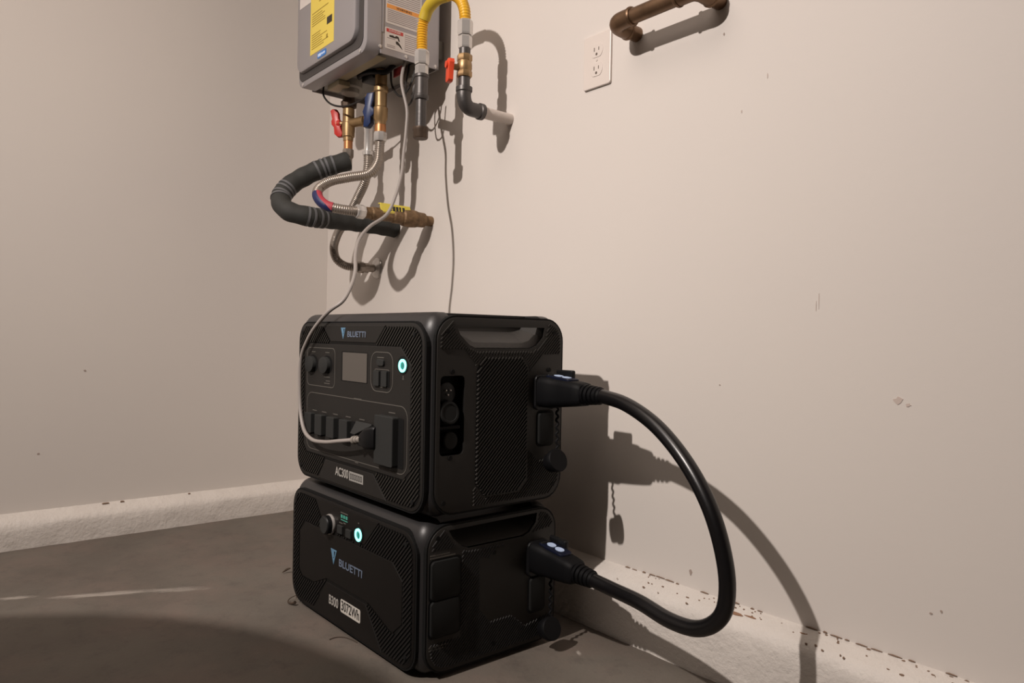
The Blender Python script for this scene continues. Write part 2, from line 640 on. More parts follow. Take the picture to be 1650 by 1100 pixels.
def curb(name, prof, p0, dirv, nrm, length, seed):
    """rough painted concrete ledge; prof (out from wall, height)."""
    bm = BM()
    nl = int(length / 0.012)
    rows = []
    d, nv = Vector(dirv), Vector(nrm)
    for i in range(nl + 1):
        s = length * i / nl
        row = []
        for k, (t, z) in enumerate(prof):
            q = noise.noise(Vector((s * 9, k * 0.7, seed))) * 0.0022 + noise.noise(Vector((s * 45, k * 1.7, seed + 5))) * 0.0011
            if k == 0:
                q = noise.noise(Vector((s * 30, 3.3, seed))) * 0.0028
            tt, zz = t, z
            if k == 0:
                tt = t + q
            elif k == len(prof) - 1:
                zz = z + q * 0.6
            else:
                tt, zz = t + q, z + q * 0.5
            row.append(bm.verts.new(Vector(p0) + d * s + nv * tt + Vector((0, 0, zz))))
        rows.append(row)
    for a, b in zip(rows, rows[1:]):
        for k in range(len(prof) - 1):
            bm.faces.new((a[k], b[k], b[k + 1], a[k + 1]))
    o = obj(name, bm, M_CURB, None, True, 60)
    o['kind'] = 'structure'
    return o


curb('baseboard_right', [(0.0452, -0.002), (0.0455, 0.02), (0.0455, 0.05), (0.0452, 0.08), (0.0435, 0.098), (0.037, 0.110), (0.026, 0.118), (0.012, 0.1245), (-0.002, 0.130)],
     (0, 0, 0), (1, 0, 0), (0, -1, 0), RX, 1.0)
curb('baseboard_left', [(0.040, -0.002), (0.0402, 0.018), (0.040, 0.042), (0.039, 0.058), (0.035, 0.068), (0.024, 0.077), (0.012, 0.084), (-0.002, 0.0925)],
     (0, 0, 0), (0, -1, 0), (1, 0, 0), -RY, 9.0)


def blot(name, c, ex, ey, pts, m, parent, h=0.0007):
    """a small irregular flake or scuff lying on a surface."""
    bm = BM()
    ex, ey = Vector(ex), Vector(ey)
    nrm = ex.cross(ey)
    c = Vector(c)
    prism(bm, pts, lambda a, b, d: c + ex * a + ey * b + nrm * d, -0.0004, h)
    return obj(name, bm, m, parent)


def ragged(w, h, n, seed):
    rnd = random.Random(seed)
    return [(w * math.cos(2 * pi * i / n) * rnd.uniform(0.55, 1.1), h * math.sin(2 * pi * i / n) * rnd.uniform(0.55, 1.1)) for i in range(n)]


for k, (x, z, w, h, m, nm) in enumerate(((1.531, 0.1591, 0.0035, 0.006, M_MARK, 'paint_scuff'), (1.8913, 0.5048, 0.008, 0.006, M_CHIP, 'paint_chip'),
                                         (1.9050, 0.4990, 0.004, 0.003, M_CHIP, 'paint_chip'), (1.5795, 1.1362, 0.002, 0.003, M_MARK, 'paint_scuff'), (1.6673, 1.039, 0.0012, 0.005, M_CHIP, 'paint_scuff'), (1.6183, 0.9889, 0.0012, 0.003, M_CHIP, 'paint_scuff'), (1.5854, 0.5084, 0.0016, 0.0012, M_MARK, 'paint_scuff'),
                                        
                                         (1.9414, 0.2065, 0.003, 0.0018, M_MARK, 'paint_scuff'), (1.955, 0.2132, 0.0022, 0.0028, M_MARK, 'paint_scuff'),
                                         (1.7665, 0.655, 0.0006, 0.015, M_CHIP, 'paint_scuff'), (1.762, 0.645, 0.0005, 0.010, M_CHIP, 'paint_scuff'))):
    blot(nm, (x, 0, z), (1, 0, 0), (0, 0, 1), ragged(w, h, 11, k), m, wall_back)
for k, (y, z, w, h) in enumerate(((-0.7281, 0.4696, 0.0042, 0.0035), (-0.8362, 0.2446, 0.004, 0.003))):
    blot('paint_scuff', (0, y, z), (0, 1, 0), (0, 0, 1), ragged(w, h, 9, 40 + k), M_MARK, wall_left)

rnd = random.Random(21)
bm = BM()
x = 1.36
while x < 2.6:
    L_ = rnd.uniform(0.004, 0.022)
    if rnd.random() < 0.62:
        h_ = rnd.uniform(0.0004, 0.0014)
        z_ = 0.1300 + 0.0008 * math.sin(x * 40) + rnd.uniform(-0.0006, 0.0006)
        prism(bm, [(x, z_ - h_ * 0.4), (x + L_ * 0.5, z_ - h_), (x + L_, z_ - h_ * 0.2), (x + L_ * 0.7, z_ + h_ * 0.6), (x + L_ * 0.3, z_ + h_)], lambda a, b, d: Vector((a, -d, b)), -0.001, 0.0026)
    x += L_ + rnd.uniform(0.0, 0.010)
for k in range(70):
    x = rnd.uniform(1.38, 2.2)
    q_ = rnd.uniform(0.0, 0.18) ** 2
    r_ = rnd.uniform(0.0004, 0.0012)
    e_ = rnd.uniform(1.2, 4.0)
    prism(bm, [(x + r_ * e_ * math.cos(2 * pi * j / 7) * rnd.uniform(0.4, 1.1), r_ * math.sin(2 * pi * j / 7) * rnd.uniform(0.4, 1.1)) for j in range(7)], lambda a, b, d, q=q_: Vector((a, -(q + 0.004 + b), 0.1290 - (q + 0.004 + b) * 0.42 + d)), -0.001, 0.0018)
o = obj('joint_flecks', bm, M_STAIND, wall_back)
o['kind'] = 'stuff'
for k, (x, q_, w, h) in enumerate(((1.640, 0.019, 0.022, 0.0035), (1.668, 0.016, 0.012, 0.002), (1.760, 0.012, 0.007, 0.003))):
    blot('paint_chip', (x, -q_ - 0.003, 0.1282 - q_ * 0.40), (1, 0, 0), (0, -0.92, -0.39), ragged(w, h, 13, 60 + k), mat('brown_chip', (0.27, 0.15, 0.09), 0.9), wall_back, 0.0012)
for k, (y, w, h) in enumerate(((-0.672, 0.010, 0.0032), (-0.630, 0.007, 0.003), (-0.445, 0.004, 0.003), (-0.93, 0.006, 0.003))):
    blot('paint_chip', (0.006, y, 0.0895), (0, 1, 0), (0.55, 0, 0.83), ragged(w, h, 11, 80 + k), M_STAIND, wall_left, 0.003)

# ------------------------------------------------------------------ power station and battery pack
W, D, HB, HA = 0.5194, 0.3108, 0.2708, 0.3572
PIV = (1.3308, -0.1454)
AL = 0.0075


def fr(a, b, d):
    return Vector((a - W, -D + 0.003 - d, b))


def sd(a, b, d):
    return Vector((d - 0.0015, a - D, b))


def shell(name, z0, z1, parent):
    rx, ry, rz = 0.030, 0.030, 0.042
    H = z1 - z0
    bm = BM()
    bmesh.ops.create_cube(bm, size=1.0, matrix=Matrix.Diagonal(((W - 0.002) / rx, (D - 0.005) / ry, H / rz, 1)))
    bmesh.ops.bevel(bm, geom=bm.edges[:], offset=1.0, segments=8, affect='EDGES', profile=0.5, clamp_overlap=False)
    bmesh.ops.scale(bm, vec=(rx, ry, rz), verts=bm.verts[:])
    bmesh.ops.translate(bm, vec=(-W / 2, -D / 2 + 0.0025, (z0 + z1) / 2), verts=bm.verts[:])
    bmesh.ops.remove_doubles(bm, verts=bm.verts[:], dist=1e-5)
    return obj(name, bm, M_SHELL, parent, True, 30)


def cutter(poly_fn):
    bm = BM()
    poly_fn(bm)
    bmesh.ops.recalc_face_normals(bm, faces=bm.faces[:])
    me = bpy.data.meshes.new('cutter')
    bm.to_mesh(me)
    bm.free()
    o = bpy.data.objects.new('cutter', me)
    col.objects.link(o)
    return o


def screw(parent, frame, a, b, d, r=0.0042):
    bm = BM()
    n = 12
    prism(bm, [(a + r * math.cos(2 * pi * k / n), b + r * math.sin(2 * pi * k / n)) for k in range(n)], frame, -0.001, d + 0.0012)
    obj('screw', bm, M_DEEP, parent)


def power_ring(parent, u, z, d, ru, rz_):
    o = bpy.data.objects.new('power_button', None)
    bm = BM()
    prism(bm, [(u + ru * 0.62 * math.cos(2 * pi * k / 24), z + rz_ * 0.62 * math.sin(2 * pi * k / 24)) for k in range(24)], fr, d - 0.002, d + 0.0012, 0.0008)
    b = obj('power_button', bm, M_GLOWD, parent, True)
    bm = BM()
    c = []
    for k in range(32):
        a = 2 * pi * k / 32
        c.append((u + ru * math.cos(a), z + rz_ * math.sin(a)))
    ring(bm, c, fr, ru * 0.36, d, d + 0.002)
    obj('light_ring', bm, M_GLOW, b)
    bm = BM()
    c = [(u + ru * 1.42 * math.cos(2 * pi * k / 32), z + 0.001 + rz_ * 1.36 * math.sin(2 * pi * k / 32)) for k in range(32)]
    ring(bm, c, fr, ru * 0.36, d - 0.001, d + 0.0010)
    obj('button_rim', bm, M_DEEP, b)
    bpy.data.objects.remove(o)
    return b


def emblem(parent, u, z, s, d):
    """inverted triangle with an inner notch, beside the wordmark."""
    def tri(k, du=0.0, dz=0.0):
        return [(u - 0.42 * s * k + du, z + 0.5 * s * k + dz), (u + 0.42 * s * k + du, z + 0.5 * s * k + dz), (u + du, z - 0.5 * s * k + dz)]
    bm = BM()
    ring(bm, tri(1.0), fr, s * 0.10, d, d + 0.0006)
    prism(bm, [(u - 0.30 * s, z + 0.42 * s), (u + 0.05 * s, z + 0.42 * s), (u + 0.06 * s, z + 0.06 * s), (u - 0.06 * s, z - 0.12 * s)], fr, d, d + 0.0006)
    prism(bm, [(u - 0.06 * s, z - 0.05 * s), (u + 0.04 * s, z - 0.12 * s), (u + 0.005 * s, z - 0.42 * s)], fr, d, d + 0.0006)
    return obj('brand_emblem', bm, M_EMBLEM, parent)


def wordmark(parent, u, z, size, d, width):
    o = text_obj('brand_lettering', 'BLUETTI', size, fr(u, z, d), (1, 0, 0), (0, 0, 1), M_LOGO, parent, 1.0, bold=size * 0.012)
    xs = [v.co.x for v in o.data.vertices]
    k = width / (max(xs) - min(xs))
    x0 = min(xs)
    for v in o.data.vertices:
        v.co.x = x0 + (v.co.x - x0) * k
    return o


def foot(parent, u, v, z0, z1):
    bm = BM()
    lathe(bm, [(0, 0.013), (0.002, 0.015), (z1 - z0, 0.015)], (u - W, v - D, z0), (0, 0, 1), 16)
    obj('foot', bm, M_DEEP, parent, True)


def wave_strap(parent, p0, p1, amp, name='cap_tether'):
    p0, p1 = Vector(p0), Vector(p1)
    pts = []
    n = 40
    for i in range(n + 1):
        t = i / n
        q = p0.lerp(p1, t)
        q = q + Vector((0.75, 0.65, 0)) * (amp * math.sin(t * 2 * pi * 6.5))
        pts.append(q)
    bm = BM()
    sweep(bm, pts, 0.0024, 8)
    return obj(name, bm, M_PLUG, parent, True)


def tether_cap(parent, c, axis, r, t):
    bm = BM()
    a = Vector(axis).normalized()
    lathe(bm, [(0, r * 0.80), (t * 0.08, r * 0.84), (t * 0.6, r * 0.86), (t * 0.62, r), (t * 0.94, r), (t, r * 0.94)], Vector(c) - a * t / 2, a, 28)
    return obj('dust_cap', bm, M_PLUG, parent, True)


# ---- upper unit
ac = thing('power_station', 'tall upper black power unit with a display screen and outlet covers', 'power station', (PIV[0], PIV[1], 0), AL)
AZ0, AZ1 = HB + 0.006, HB + HA
sh = shell('shell', AZ0, AZ1, ac)
sp_bm = BM()
prism(sp_bm, rrb(0.0185, 0.2845, 0.3085, 0.6195, 0.040, 8), sd, -0.016, 0.0012, 0.0016)
side = obj('side_panel', sp_bm, M_SIDE, ac, True, 25)
scoop = [(0.058, 0.6035), (0.2615, 0.6055), (0.2585, 0.588), (0.243, 0.572), (0.228, 0.5665), (0.101, 0.5665), (0.086, 0.572), (0.066, 0.589)]


def scoop_cut(bm, poly, dz):
    """hand hold: opens to the side under the bar and its floor slopes up to the back."""
    def inner(p):
        return (0.16 + (p[0] - 0.16) * 0.96, max(p[1], p[1] + (0.6055 + dz - p[1]) * 0.75))
    rings = [[bm.verts.new(sd(a, b, 0.03)) for a, b in poly], [bm.verts.new(sd(a, b, -0.006)) for a, b in poly],
             [bm.verts.new(sd(a, b, -0.062)) for a, b in map(inner, poly)]]
    n = len(poly)
    for r0, r1 in zip(rings, rings[1:]):
        for i in range(n):
            bm.faces.new((r0[i], r0[(i + 1) % n], r1[(i + 1) % n], r1[i]))
    bm.faces.new(rings[0])
    bm.faces.new(rings[-1])


def scoop_lining(parent, poly, dz):
    def inner(p):
        return (0.16 + (p[0] - 0.16) * 0.95, max(p[1], p[1] + (0.6055 + dz - p[1]) * 0.75 + 0.0006))
    bm = BM()
    out = [(0.16 + (a - 0.16) * 0.995, b + 0.0008) for a, b in poly]
    rings = [[bm.verts.new(sd(a, b, -0.0035)) for a, b in out], [bm.verts.new(sd(a, b, -0.0612)) for a, b in map(inner, poly)]]
    n = len(poly)
    for i in range(1, n):
        bm.faces.new((rings[0][i], rings[0][(i + 1) % n], rings[1][(i + 1) % n], rings[1][i]))
    bm.faces.new(rings[1])
    return obj('hand_hold', bm, mat('hand_hold_plastic', (0.034, 0.031, 0.028), 0.5), parent, True, 30)


scoop_lining(ac, scoop, 0.0)
cut1 = cutter(lambda bm: scoop_cut(bm, scoop, 0.0))
cut2 = cutter(lambda bm: box(bm, (-0.0375, 0.158 - D, 0.64), (0.049, 0.215, 0.085)))
port = rrb(0.0262, 0.384, 0.0768, 0.5195, 0.008, 4)
cut3 = cutter(lambda bm: prism(bm, port, sd, -0.022, 0.03))
cut_obj = [cut1, cut2, cut3]
for c_ in cut_obj:
    c_.parent = ac
bpy.context.view_layer.update()
boolcut(sh, cut_obj)
boolcut(side, [cut1, cut3])
for c_ in cut_obj:
    bpy.data.objects.remove(c_)
for u_ in (0.06, W - 0.06):
    for v_ in (0.06, D - 0.06):
        foot(ac, u_, v_, HB - 0.0005, AZ0 + 0.006)

def seam(parent, poly, frame, m=None):
    """dark shadow gap round a panel."""
    bm = BM()
    ring(bm, inset(poly, -0.0032), frame, 0.006, -0.016, -0.0002)
    return obj('panel_seam', bm, m or M_DEEP, parent)


seam(ac, rrb(0.0185, 0.2845, 0.3085, 0.6195, 0.040, 8), sd)
# front panel
FP = rrb(0.0135, 0.285, 0.506, 0.6085, 0.040, 8)
bm = BM()
prism(bm, FP, fr, -0.02, 0.0012, 0.0018)
panel = obj('front_panel', bm, M_PANEL, ac, True, 25)
seam(ac, FP, fr)
centre = [(0.045, 0.352), (0.045, 0.548), (0.072, 0.566), (0.432, 0.566), (0.467, 0.536), (0.467, 0.352), (0.447, 0.336), (0.062, 0.336)]
topz = [(0.128, 0.604), (0.166, 0.5715), (0.347, 0.5715), (0.380, 0.604)]
botz = [(0.118, 0.289), (0.150, 0.3305), (0.343, 0.3305), (0.392, 0.289)]
bm = BM()
prism(bm, centre, fr, 0.0, 0.0026, 0.001)
cp = obj('control_plate', bm, M_PANEL, ac)
for nm, z_ in (('brand_plate', topz), ('model_plate', botz)):
    bm = BM()
    prism(bm, z_, fr, 0.0, 0.0028, 0.001)
    obj(nm, bm, M_PANEL, ac)
bm = BM()
prism(bm, inset(FP, 0.007), fr, 0.0, 0.0016)
obj('grille_bed', bm, M_GROOVE, ac)
bm = BM()
ribs(bm, inset(FP, 0.008), [inset(centre, -0.002), inset(topz, -0.003), inset(botz, -0.003)], fr, 0.0090, 0.0040, 0.001, 0.0034)
o = obj('grille_ribs', bm, M_RIB, ac)
o['kind'] = 'stuff'
PD = 0.0026
for a_, b_ in ((0.478, 0.588), (0.480, 0.303), (0.036, 0.588), (0.036, 0.303)):
    screw(ac, fr, a_, b_, 0.0036)
emblem(ac, 0.2195, 0.588, 0.0225, 0.0028)
wordmark(ac, 0.2365, 0.5862, 0.0155, 0.0031, 0.071)
# printed frames round the control groups
bm = BM()
ring(bm, rrb(0.058, 0.4775, 0.187, 0.5580, 0.013), fr, 0.0014, PD - 0.001, PD + 0.0004)
ring(bm, rrb(0.330, 0.4830, 0.409, 0.5560, 0.020), fr, 0.0014, PD - 0.001, PD + 0.0004)
ring(bm, rrb(0.060, 0.3440, 0.460, 0.4635, 0.022), fr, 0.0014, PD - 0.001, PD + 0.0004)
ring(bm, rrb(0.3445, 0.4915, 0.3960, 0.5245, 0.004), fr, 0.0012, PD - 0.001, PD + 0.0004)
obj('printed_frame', bm, M_LINE, ac)['kind'] = 'stuff'
# tiny captions
bm = BM()


def dash(a, b, w, h=0.0016):
    prism(bm, [(a - w / 2, b - h / 2), (a + w / 2, b - h / 2), (a + w / 2, b + h / 2), (a - w / 2, b + h / 2)], fr, PD - 0.001, PD + 0.0004)


for a_, b_, w_ in ((0.088, 0.5485, 0.018), (0.152, 0.5485, 0.018), (0.152, 0.4985, 0.024), (0.156, 0.4905, 0.018), (0.152, 0.4855, 0.024), (0.365, 0.5455, 0.024), (0.443, 0.5105, 0.006),
                   (0.098, 0.4262, 0.020), (0.142, 0.4262, 0.020), (0.192, 0.4262, 0.020), (0.246, 0.4262, 0.020), (0.300, 0.4262, 0.020), (0.408, 0.4490, 0.022), (0.282, 0.4640, 0.030), (0.282, 0.3425, 0.012)):
    dash(a_, b_, w_)
dash(0.443, 0.5130, 0.0022, 0.007)
obj('caption_print', bm, M_LINE, ac)['kind'] = 'stuff'
# two round socket covers
for u_ in (0.086, 0.152):
    bm = BM()
    prism(bm, [(u_ + 0.0225 * math.cos(2 * pi * k / 24), 0.5240 + 0.0185 * math.sin(2 * pi * k / 24)) for k in range(24)], fr, PD - 0.001, PD + 0.0006)
    w_ = obj('socket_well', bm, M_DEEP, ac)
    bm = BM()
    prism(bm, [(u_ - 0.004 + 0.020 * math.cos(2 * pi * k / 24), 0.5225 + 0.0170 * math.sin(2 * pi * k / 24)) for k in range(24)], fr, PD, PD + 0.009, 0.0012)
    obj('round_cover', bm, M_RUBBER, w_, True)
# display
bm = BM()
prism(bm, rrb(0.214, 0.4945, 0.3175, 0.5530, 0.002), fr, PD - 0.001, PD + 0.0003)
s_ = obj('screen_recess', bm, M_DEEP, ac)
bm = BM()
prism(bm, rrb(0.2195, 0.4962, 0.3160, 0.5512, 0.0012), fr, PD - 0.001, PD + 0.0009)
obj('display_glass', bm, M_SCREEN, s_)
# usb group
bm = BM()
prism(bm, rrb(0.3560, 0.5305, 0.3800, 0.5425, 0.004), fr, PD, PD + 0.004, 0.001)
obj('round_port_cover', bm, M_RUBBER, ac)
for u_ in (0.3465, 0.3735):
    bm = BM()
    prism(bm, rrb(u_ + 0.004, 0.4925, u_ + 0.0235, 0.5220, 0.001), fr, PD - 0.001, PD + 0.0008)
    w_ = obj('port_slot', bm, M_DEEP, ac)
    bm = BM()
    prism(bm, rrb(u_, 0.4935, u_ + 0.0190, 0.5215, 0.0015), fr, PD, PD + 0.0045, 0.0008)
    obj('port_cover', bm, M_RUBBER, w_)
power_ring(ac, 0.4415, 0.5338, PD, 0.0122, 0.0115)
# outlet flaps
for u_, w_ in ((0.071, 0.0300), (0.118, 0.0310), (0.171, 0.0320), (0.226, 0.0330)):
    bm = BM()
    prism(bm, rrb(u_ + 0.004, 0.3775, u_ + w_ + 0.014, 0.4195, 0.001), fr, PD - 0.001, PD + 0.0006)
    s_ = obj('outlet_well', bm, M_DEEP, ac)
    bm = BM()
    prism(bm, rrb(u_, 0.3790, u_ + w_, 0.4205, 0.002), fr, PD, PD + 0.0105, 0.0012)
    prism(bm, rrb(u_ + w_ * 0.30, 0.3760, u_ + w_ * 0.70, 0.3800, 0.001), fr, PD, PD + 0.007)
    obj('outlet_cover', bm, M_RUBBER, s_)
# open outlet with its lifted flap
bm = BM()
prism(bm, rrb(0.282, 0.3760, 0.352, 0.4200, 0.003), fr, PD - 0.001, PD + 0.0006)
s_ = obj('outlet_well', bm, M_DEEP, ac)
bm = BM()
ex_, ez_ = Vector((1, 0, 0)), Vector((0, -0.55, -0.84))


def flapf(a, b, d):
    return fr(0.2840 + a, 0.4205, PD + 0.0005) + ez_ * b + Vector((0, -0.84, 0.55)) * d


prism(bm, [(0.0, 0.0), (0.058, 0.0), (0.060, 0.004), (0.020, 0.027), (0.003, 0.026)], flapf, 0, 0.004, 0.0008)
obj('outlet_cover', bm, M_RUBBER, s_, label='outlet cover swung open')
# big outlet cover
bm = BM()
prism(bm, rrb(0.3740, 0.3540, 0.4475, 0.4420, 0.003), fr, PD - 0.001, PD + 0.0006)
s_ = obj('outlet_well', bm, M_DEEP, ac)
bm = BM()
prism(bm, rrb(0.3670, 0.3550, 0.4305, 0.4430, 0.0035), fr, PD, PD + 0.013, 0.0014)
prism(bm, rrb(0.388, 0.3515, 0.412, 0.3560, 0.001), fr, PD, PD + 0.008)
obj('large_outlet_cover', bm, M_RUBBER, s_)
# model print
text_obj('model_lettering', 'AC300', 0.0235, fr(0.196, 0.3135, 0.0029), (1, 0, 0), (0, 0, 1), M_WHITEP, ac, 0.80, bold=0.0003)
bm = BM()
prism(bm, [(0.2535, 0.3045), (0.3085, 0.3045), (0.3085, 0.3222), (0.2535, 0.3222)], fr, 0.0027, 0.0031)
s_ = obj('model_pill', bm, M_PILL, ac)
bm = BM()
for i in range(6):
    a_ = 0.258 + i * 0.0080
    ring(bm, rrb(a_, 0.3080, a_ + 0.0056, 0.3186, 0.0008, 2), fr, 0.0014, 0.003, 0.0033)
obj('pill_print', bm, M_PANEL, s_)['kind'] = 'stuff'

# right side of the upper unit
bm = BM()
for poly in ([(0.1025, 0.330), (0.1025, 0.530), (0.120, 0.550), (0.205, 0.550), (0.221, 0.530), (0.221, 0.326), (0.201, 0.306), (0.122, 0.306)],):
    prism(bm, poly, sd, 0.0, 0.0016)
vent_poly = [(0.1025, 0.330), (0.1025, 0.530), (0.120, 0.550), (0.205, 0.550), (0.221, 0.530), (0.221, 0.326), (0.201, 0.306), (0.122, 0.306)]
vb = obj('vent_opening', bm, M_DEEP, ac)
bm = BM()
ribs(bm, vent_poly, [], sd, 0.0078, 0.0029, 0.0012, 0.0040)
o = obj('vent_slats', bm, M_SRIB, vb)
o['kind'] = 'stuff'
SP = inset(rrb(0.0185, 0.2845, 0.3085, 0.6195, 0.040, 8), 0.006)
fine_holes = [inset(scoop, -0.006), inset(vent_poly, -0.004), [(0.02, 0.565), (0.075, 0.565), (0.098, 0.54), (0.098, 0.288), (0.02, 0.288)],
              [(0.226, 0.52), (0.262, 0.556), (0.312, 0.556), (0.312, 0.368), (0.25, 0.355), (0.226, 0.38)], [(0.05, 0.6), (0.27, 0.602), (0.27, 0.63), (0.05, 0.63)]]
bm = BM()
ribs(bm, SP, fine_holes, sd, 0.0066, 0.0022, 0.0008, 0.0028)
o = obj('side_ribs', bm, M_SRIB, ac)
o['kind'] = 'stuff'
for a_, b_ in ((0.0381, 0.5953), (0.2865, 0.5966), (0.0505, 0.5262), (0.2749, 0.5262), (0.0484, 0.3796), (0.289, 0.3076), (0.036, 0.304)):
    screw(ac, sd, a_, b_, 0.0016)
# recessed input ports
bm = BM()
box(bm, (-0.0212, 0.0515 - D, 0.4518), (0.0015, 0.050, 0.135))
box(bm, (-0.012, 0.048 - D, 0.4310), (0.018, 0.044, 0.005))
port_bed = obj('port_recess', bm, M_DEEP, ac)
bm = BM()
lathe(bm, [(0, 0.0185), (0.010, 0.0185), (0.011, 0.0165)], (-0.021, 0.0465 - D, 0.4890), (1, 0, 0), 24)
pr = obj('input_socket', bm, M_BLACK, ac, True)
for a_, b_ in ((0.0425, 0.4945), (0.0515, 0.4945), (0.0465, 0.4868)):
    bm = BM()
    lathe(bm, [(0, 0.0016), (0.006, 0.0016), (0.007, 0.001)], (-0.012, a_ - D, b_), (1, 0, 0), 8)
    obj('pin', bm, M_STEEL, pr, True)
bm = BM()
lathe(bm, [(0, 0.0195), (0.005, 0.0200), (0.007, 0.0180), (0.007, 0.0150), (0.006, 0.0140), (0.006, 0.0)], (-0.006, 0.0465 - D, 0.4560), (1, 0.0, 0.15), 28, caps=False)
obj('port_cap', bm, M_SFLAP, ac, True)
bm = BM()
lathe(bm, [(0, 0.0140), (0.012, 0.0150), (0.014, 0.0130), (0.014, 0.0)], (-0.017, 0.0520 - D, 0.4080), (1, 0, 0), 24, caps=False)
obj('port_cap', bm, M_SFLAP, ac, True)


def side_socket(parent, vc, zc):
    bm = BM()
    prism(bm, rr(vc, zc, 0.052, 0.066, 0.010), sd, 0.0, 0.0075, 0.002)
    return obj('battery_socket', bm, M_BLACK, parent)


def side_flap(parent, v0, z0, v1, z1, d):
    bm = BM()
    prism(bm, rrb(v0 - 0.003, z0 - 0.003, v1 + 0.006, z1 + 0.003, 0.009), sd, 0.0, 0.0018)
    w = obj('flap_recess', bm, M_DEEP, parent)
    bm = BM()
    prism(bm, rrb(v0, z0, v1, z1, 0.008), sd, 0.001, d, 0.002)
    obj('rubber_flap', bm, M_SFLAP, w, True)


side_socket(ac, 0.2625, 0.4845)
side_flap(ac, 0.2480, 0.3850, 0.2830, 0.4470, 0.007)
bm = BM()
prism(bm, [(0.252, 0.4515), (0.280, 0.4515), (0.280, 0.4545), (0.252, 0.4545)], sd, 0.001, 0.0018)
obj('side_caption', bm, M_LINE, ac)['kind'] = 'stuff'
wave_strap(ac, sd(0.2885, 0.4550, 0.012), sd(0.2790, 0.3680, 0.024), 0.0022)
tether_cap(ac, sd(0.2660, 0.3570, 0.030), (0.93, -0.05, 0.36), 0.0215, 0.026)

# ---- lower unit
bt = thing('battery_pack', 'low black battery unit on the floor with a 3072Wh badge, carrying the power station', 'battery', (PIV[0] - 0.008, PIV[1] - 0.003, 0), AL)
BZ0, BZ1 = 0.006, HB - 0.001
shb = shell('shell', BZ0, BZ1, bt)
sp_bm = BM()
prism(sp_bm, rrb(0.0165, 0.0125, 0.3085, 0.2615, 0.040, 8), sd, -0.016, 0.0012, 0.0016)
sideb = obj('side_panel', sp_bm, M_SIDE, bt, True, 25)
scoopb = [(a, b - 0.3500) for a, b in scoop]
scoop_lining(bt, scoopb, -0.35)
cut1 = cutter(lambda bm: scoop_cut(bm, scoopb, -0.35))
cut2 = cutter(lambda bm: box(bm, (-0.0375, 0.158 - D, 0.29), (0.049, 0.215, 0.085)))
for c_ in (cut1, cut2):
    c_.parent = bt
bpy.context.view_layer.update()
boolcut(shb, [cut1, cut2])
boolcut(sideb, [cut1])
for c_ in (cut1, cut2):
    bpy.data.objects.remove(c_)
for u_ in (0.06, W - 0.06):
    for v_ in (0.06, D - 0.06):
        foot(bt, u_, v_, 0.0, BZ0 + 0.006)
FPB = rrb(0.0115, 0.0125, 0.5015, 0.2505, 0.040, 8)
bm = BM()
prism(bm, FPB, fr, -0.02, 0.0012, 0.0018)
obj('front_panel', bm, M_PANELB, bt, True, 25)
seam(bt, FPB, fr)
seam(bt, rrb(0.0165, 0.0125, 0.3085, 0.2615, 0.040, 8), sd)
ctr = [(0.050, 0.082), (0.050, 0.162), (0.078, 0.1875), (0.430, 0.1875), (0.464, 0.162), (0.464, 0.088), (0.434, 0.0635), (0.352, 0.0915), (0.334, 0.0925), (0.178, 0.0925), (0.120, 0.070), (0.066, 0.070)]
tpz = [(0.122, 0.2465), (0.166, 0.1955), (0.330, 0.1955), (0.381, 0.2465)]
btz = [(0.122, 0.0165), (0.178, 0.0865), (0.336, 0.0865), (0.398, 0.0165)]
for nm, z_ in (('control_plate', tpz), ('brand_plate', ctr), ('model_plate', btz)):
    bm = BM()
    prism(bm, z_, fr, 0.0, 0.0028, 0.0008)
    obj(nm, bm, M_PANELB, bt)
bm = BM()
prism(bm, inset(FPB, 0.007), fr, 0.0, 0.0016)
obj('grille_bed', bm, M_GROOVE, bt)
bm = BM()
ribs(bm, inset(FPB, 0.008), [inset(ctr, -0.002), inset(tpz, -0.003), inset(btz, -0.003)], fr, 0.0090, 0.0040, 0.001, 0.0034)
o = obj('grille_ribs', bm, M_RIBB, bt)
o['kind'] = 'stuff'
for a_, b_ in ((0.476, 0.229), (0.478, 0.036), (0.034, 0.229), (0.034, 0.036)):
    screw(bt, fr, a_, b_, 0.0036)
emblem(bt, 0.2090, 0.1435, 0.030, 0.0028)
wordmark(bt, 0.2310, 0.1375, 0.0200, 0.0031, 0.092)
text_obj('model_lettering', 'B300', 0.0255, fr(0.1905, 0.0545, 0.0029), (1, 0, 0), (0, 0, 1), M_WHITEP, bt, 0.78, bold=0.0003)
bm = BM()
prism(bm, rrb(0.2410, 0.0445, 0.3200, 0.0700, 0.004, 3), fr, 0.0026, 0.0031)
s_ = obj('capacity_pill', bm, mat('capacity_pill_print', (0.55, 0.52, 0.47), 0.6), bt)
text_obj('capacity_lettering', '3072Wh', 0.0260, fr(0.2440, 0.0572, 0.0032), (1, 0, 0), (0, 0, 1), M_PANELB, s_, 0.79, bold=0.0002)
# knob with bright rim
bm = BM()
lathe(bm, [(0, 0.0185), (0.0145, 0.0185), (0.0160, 0.0172)], fr(0.1940, 0.2060, 0.002), (0, -1, 0), 28)
kb = obj('port_cover', bm, M_BLACK, bt, True)
bm = BM()
lathe(bm, [(0, 0.0168), (0.0016, 0.0160), (0.0016, 0.0)], fr(0.1940, 0.2060, 0.0178), (0, -1, 0), 28, caps=False)
obj('cover_face', bm, M_RUBBER, kb, True)
bm = BM()
lathe(bm, [(0, 0.0196), (0.003, 0.0206), (0.006, 0.0196)], fr(0.1940, 0.2060, 0.002), (0, -1, 0), 28)
obj('chrome_rim', bm, M_STEEL, kb, True, label='bright rim')
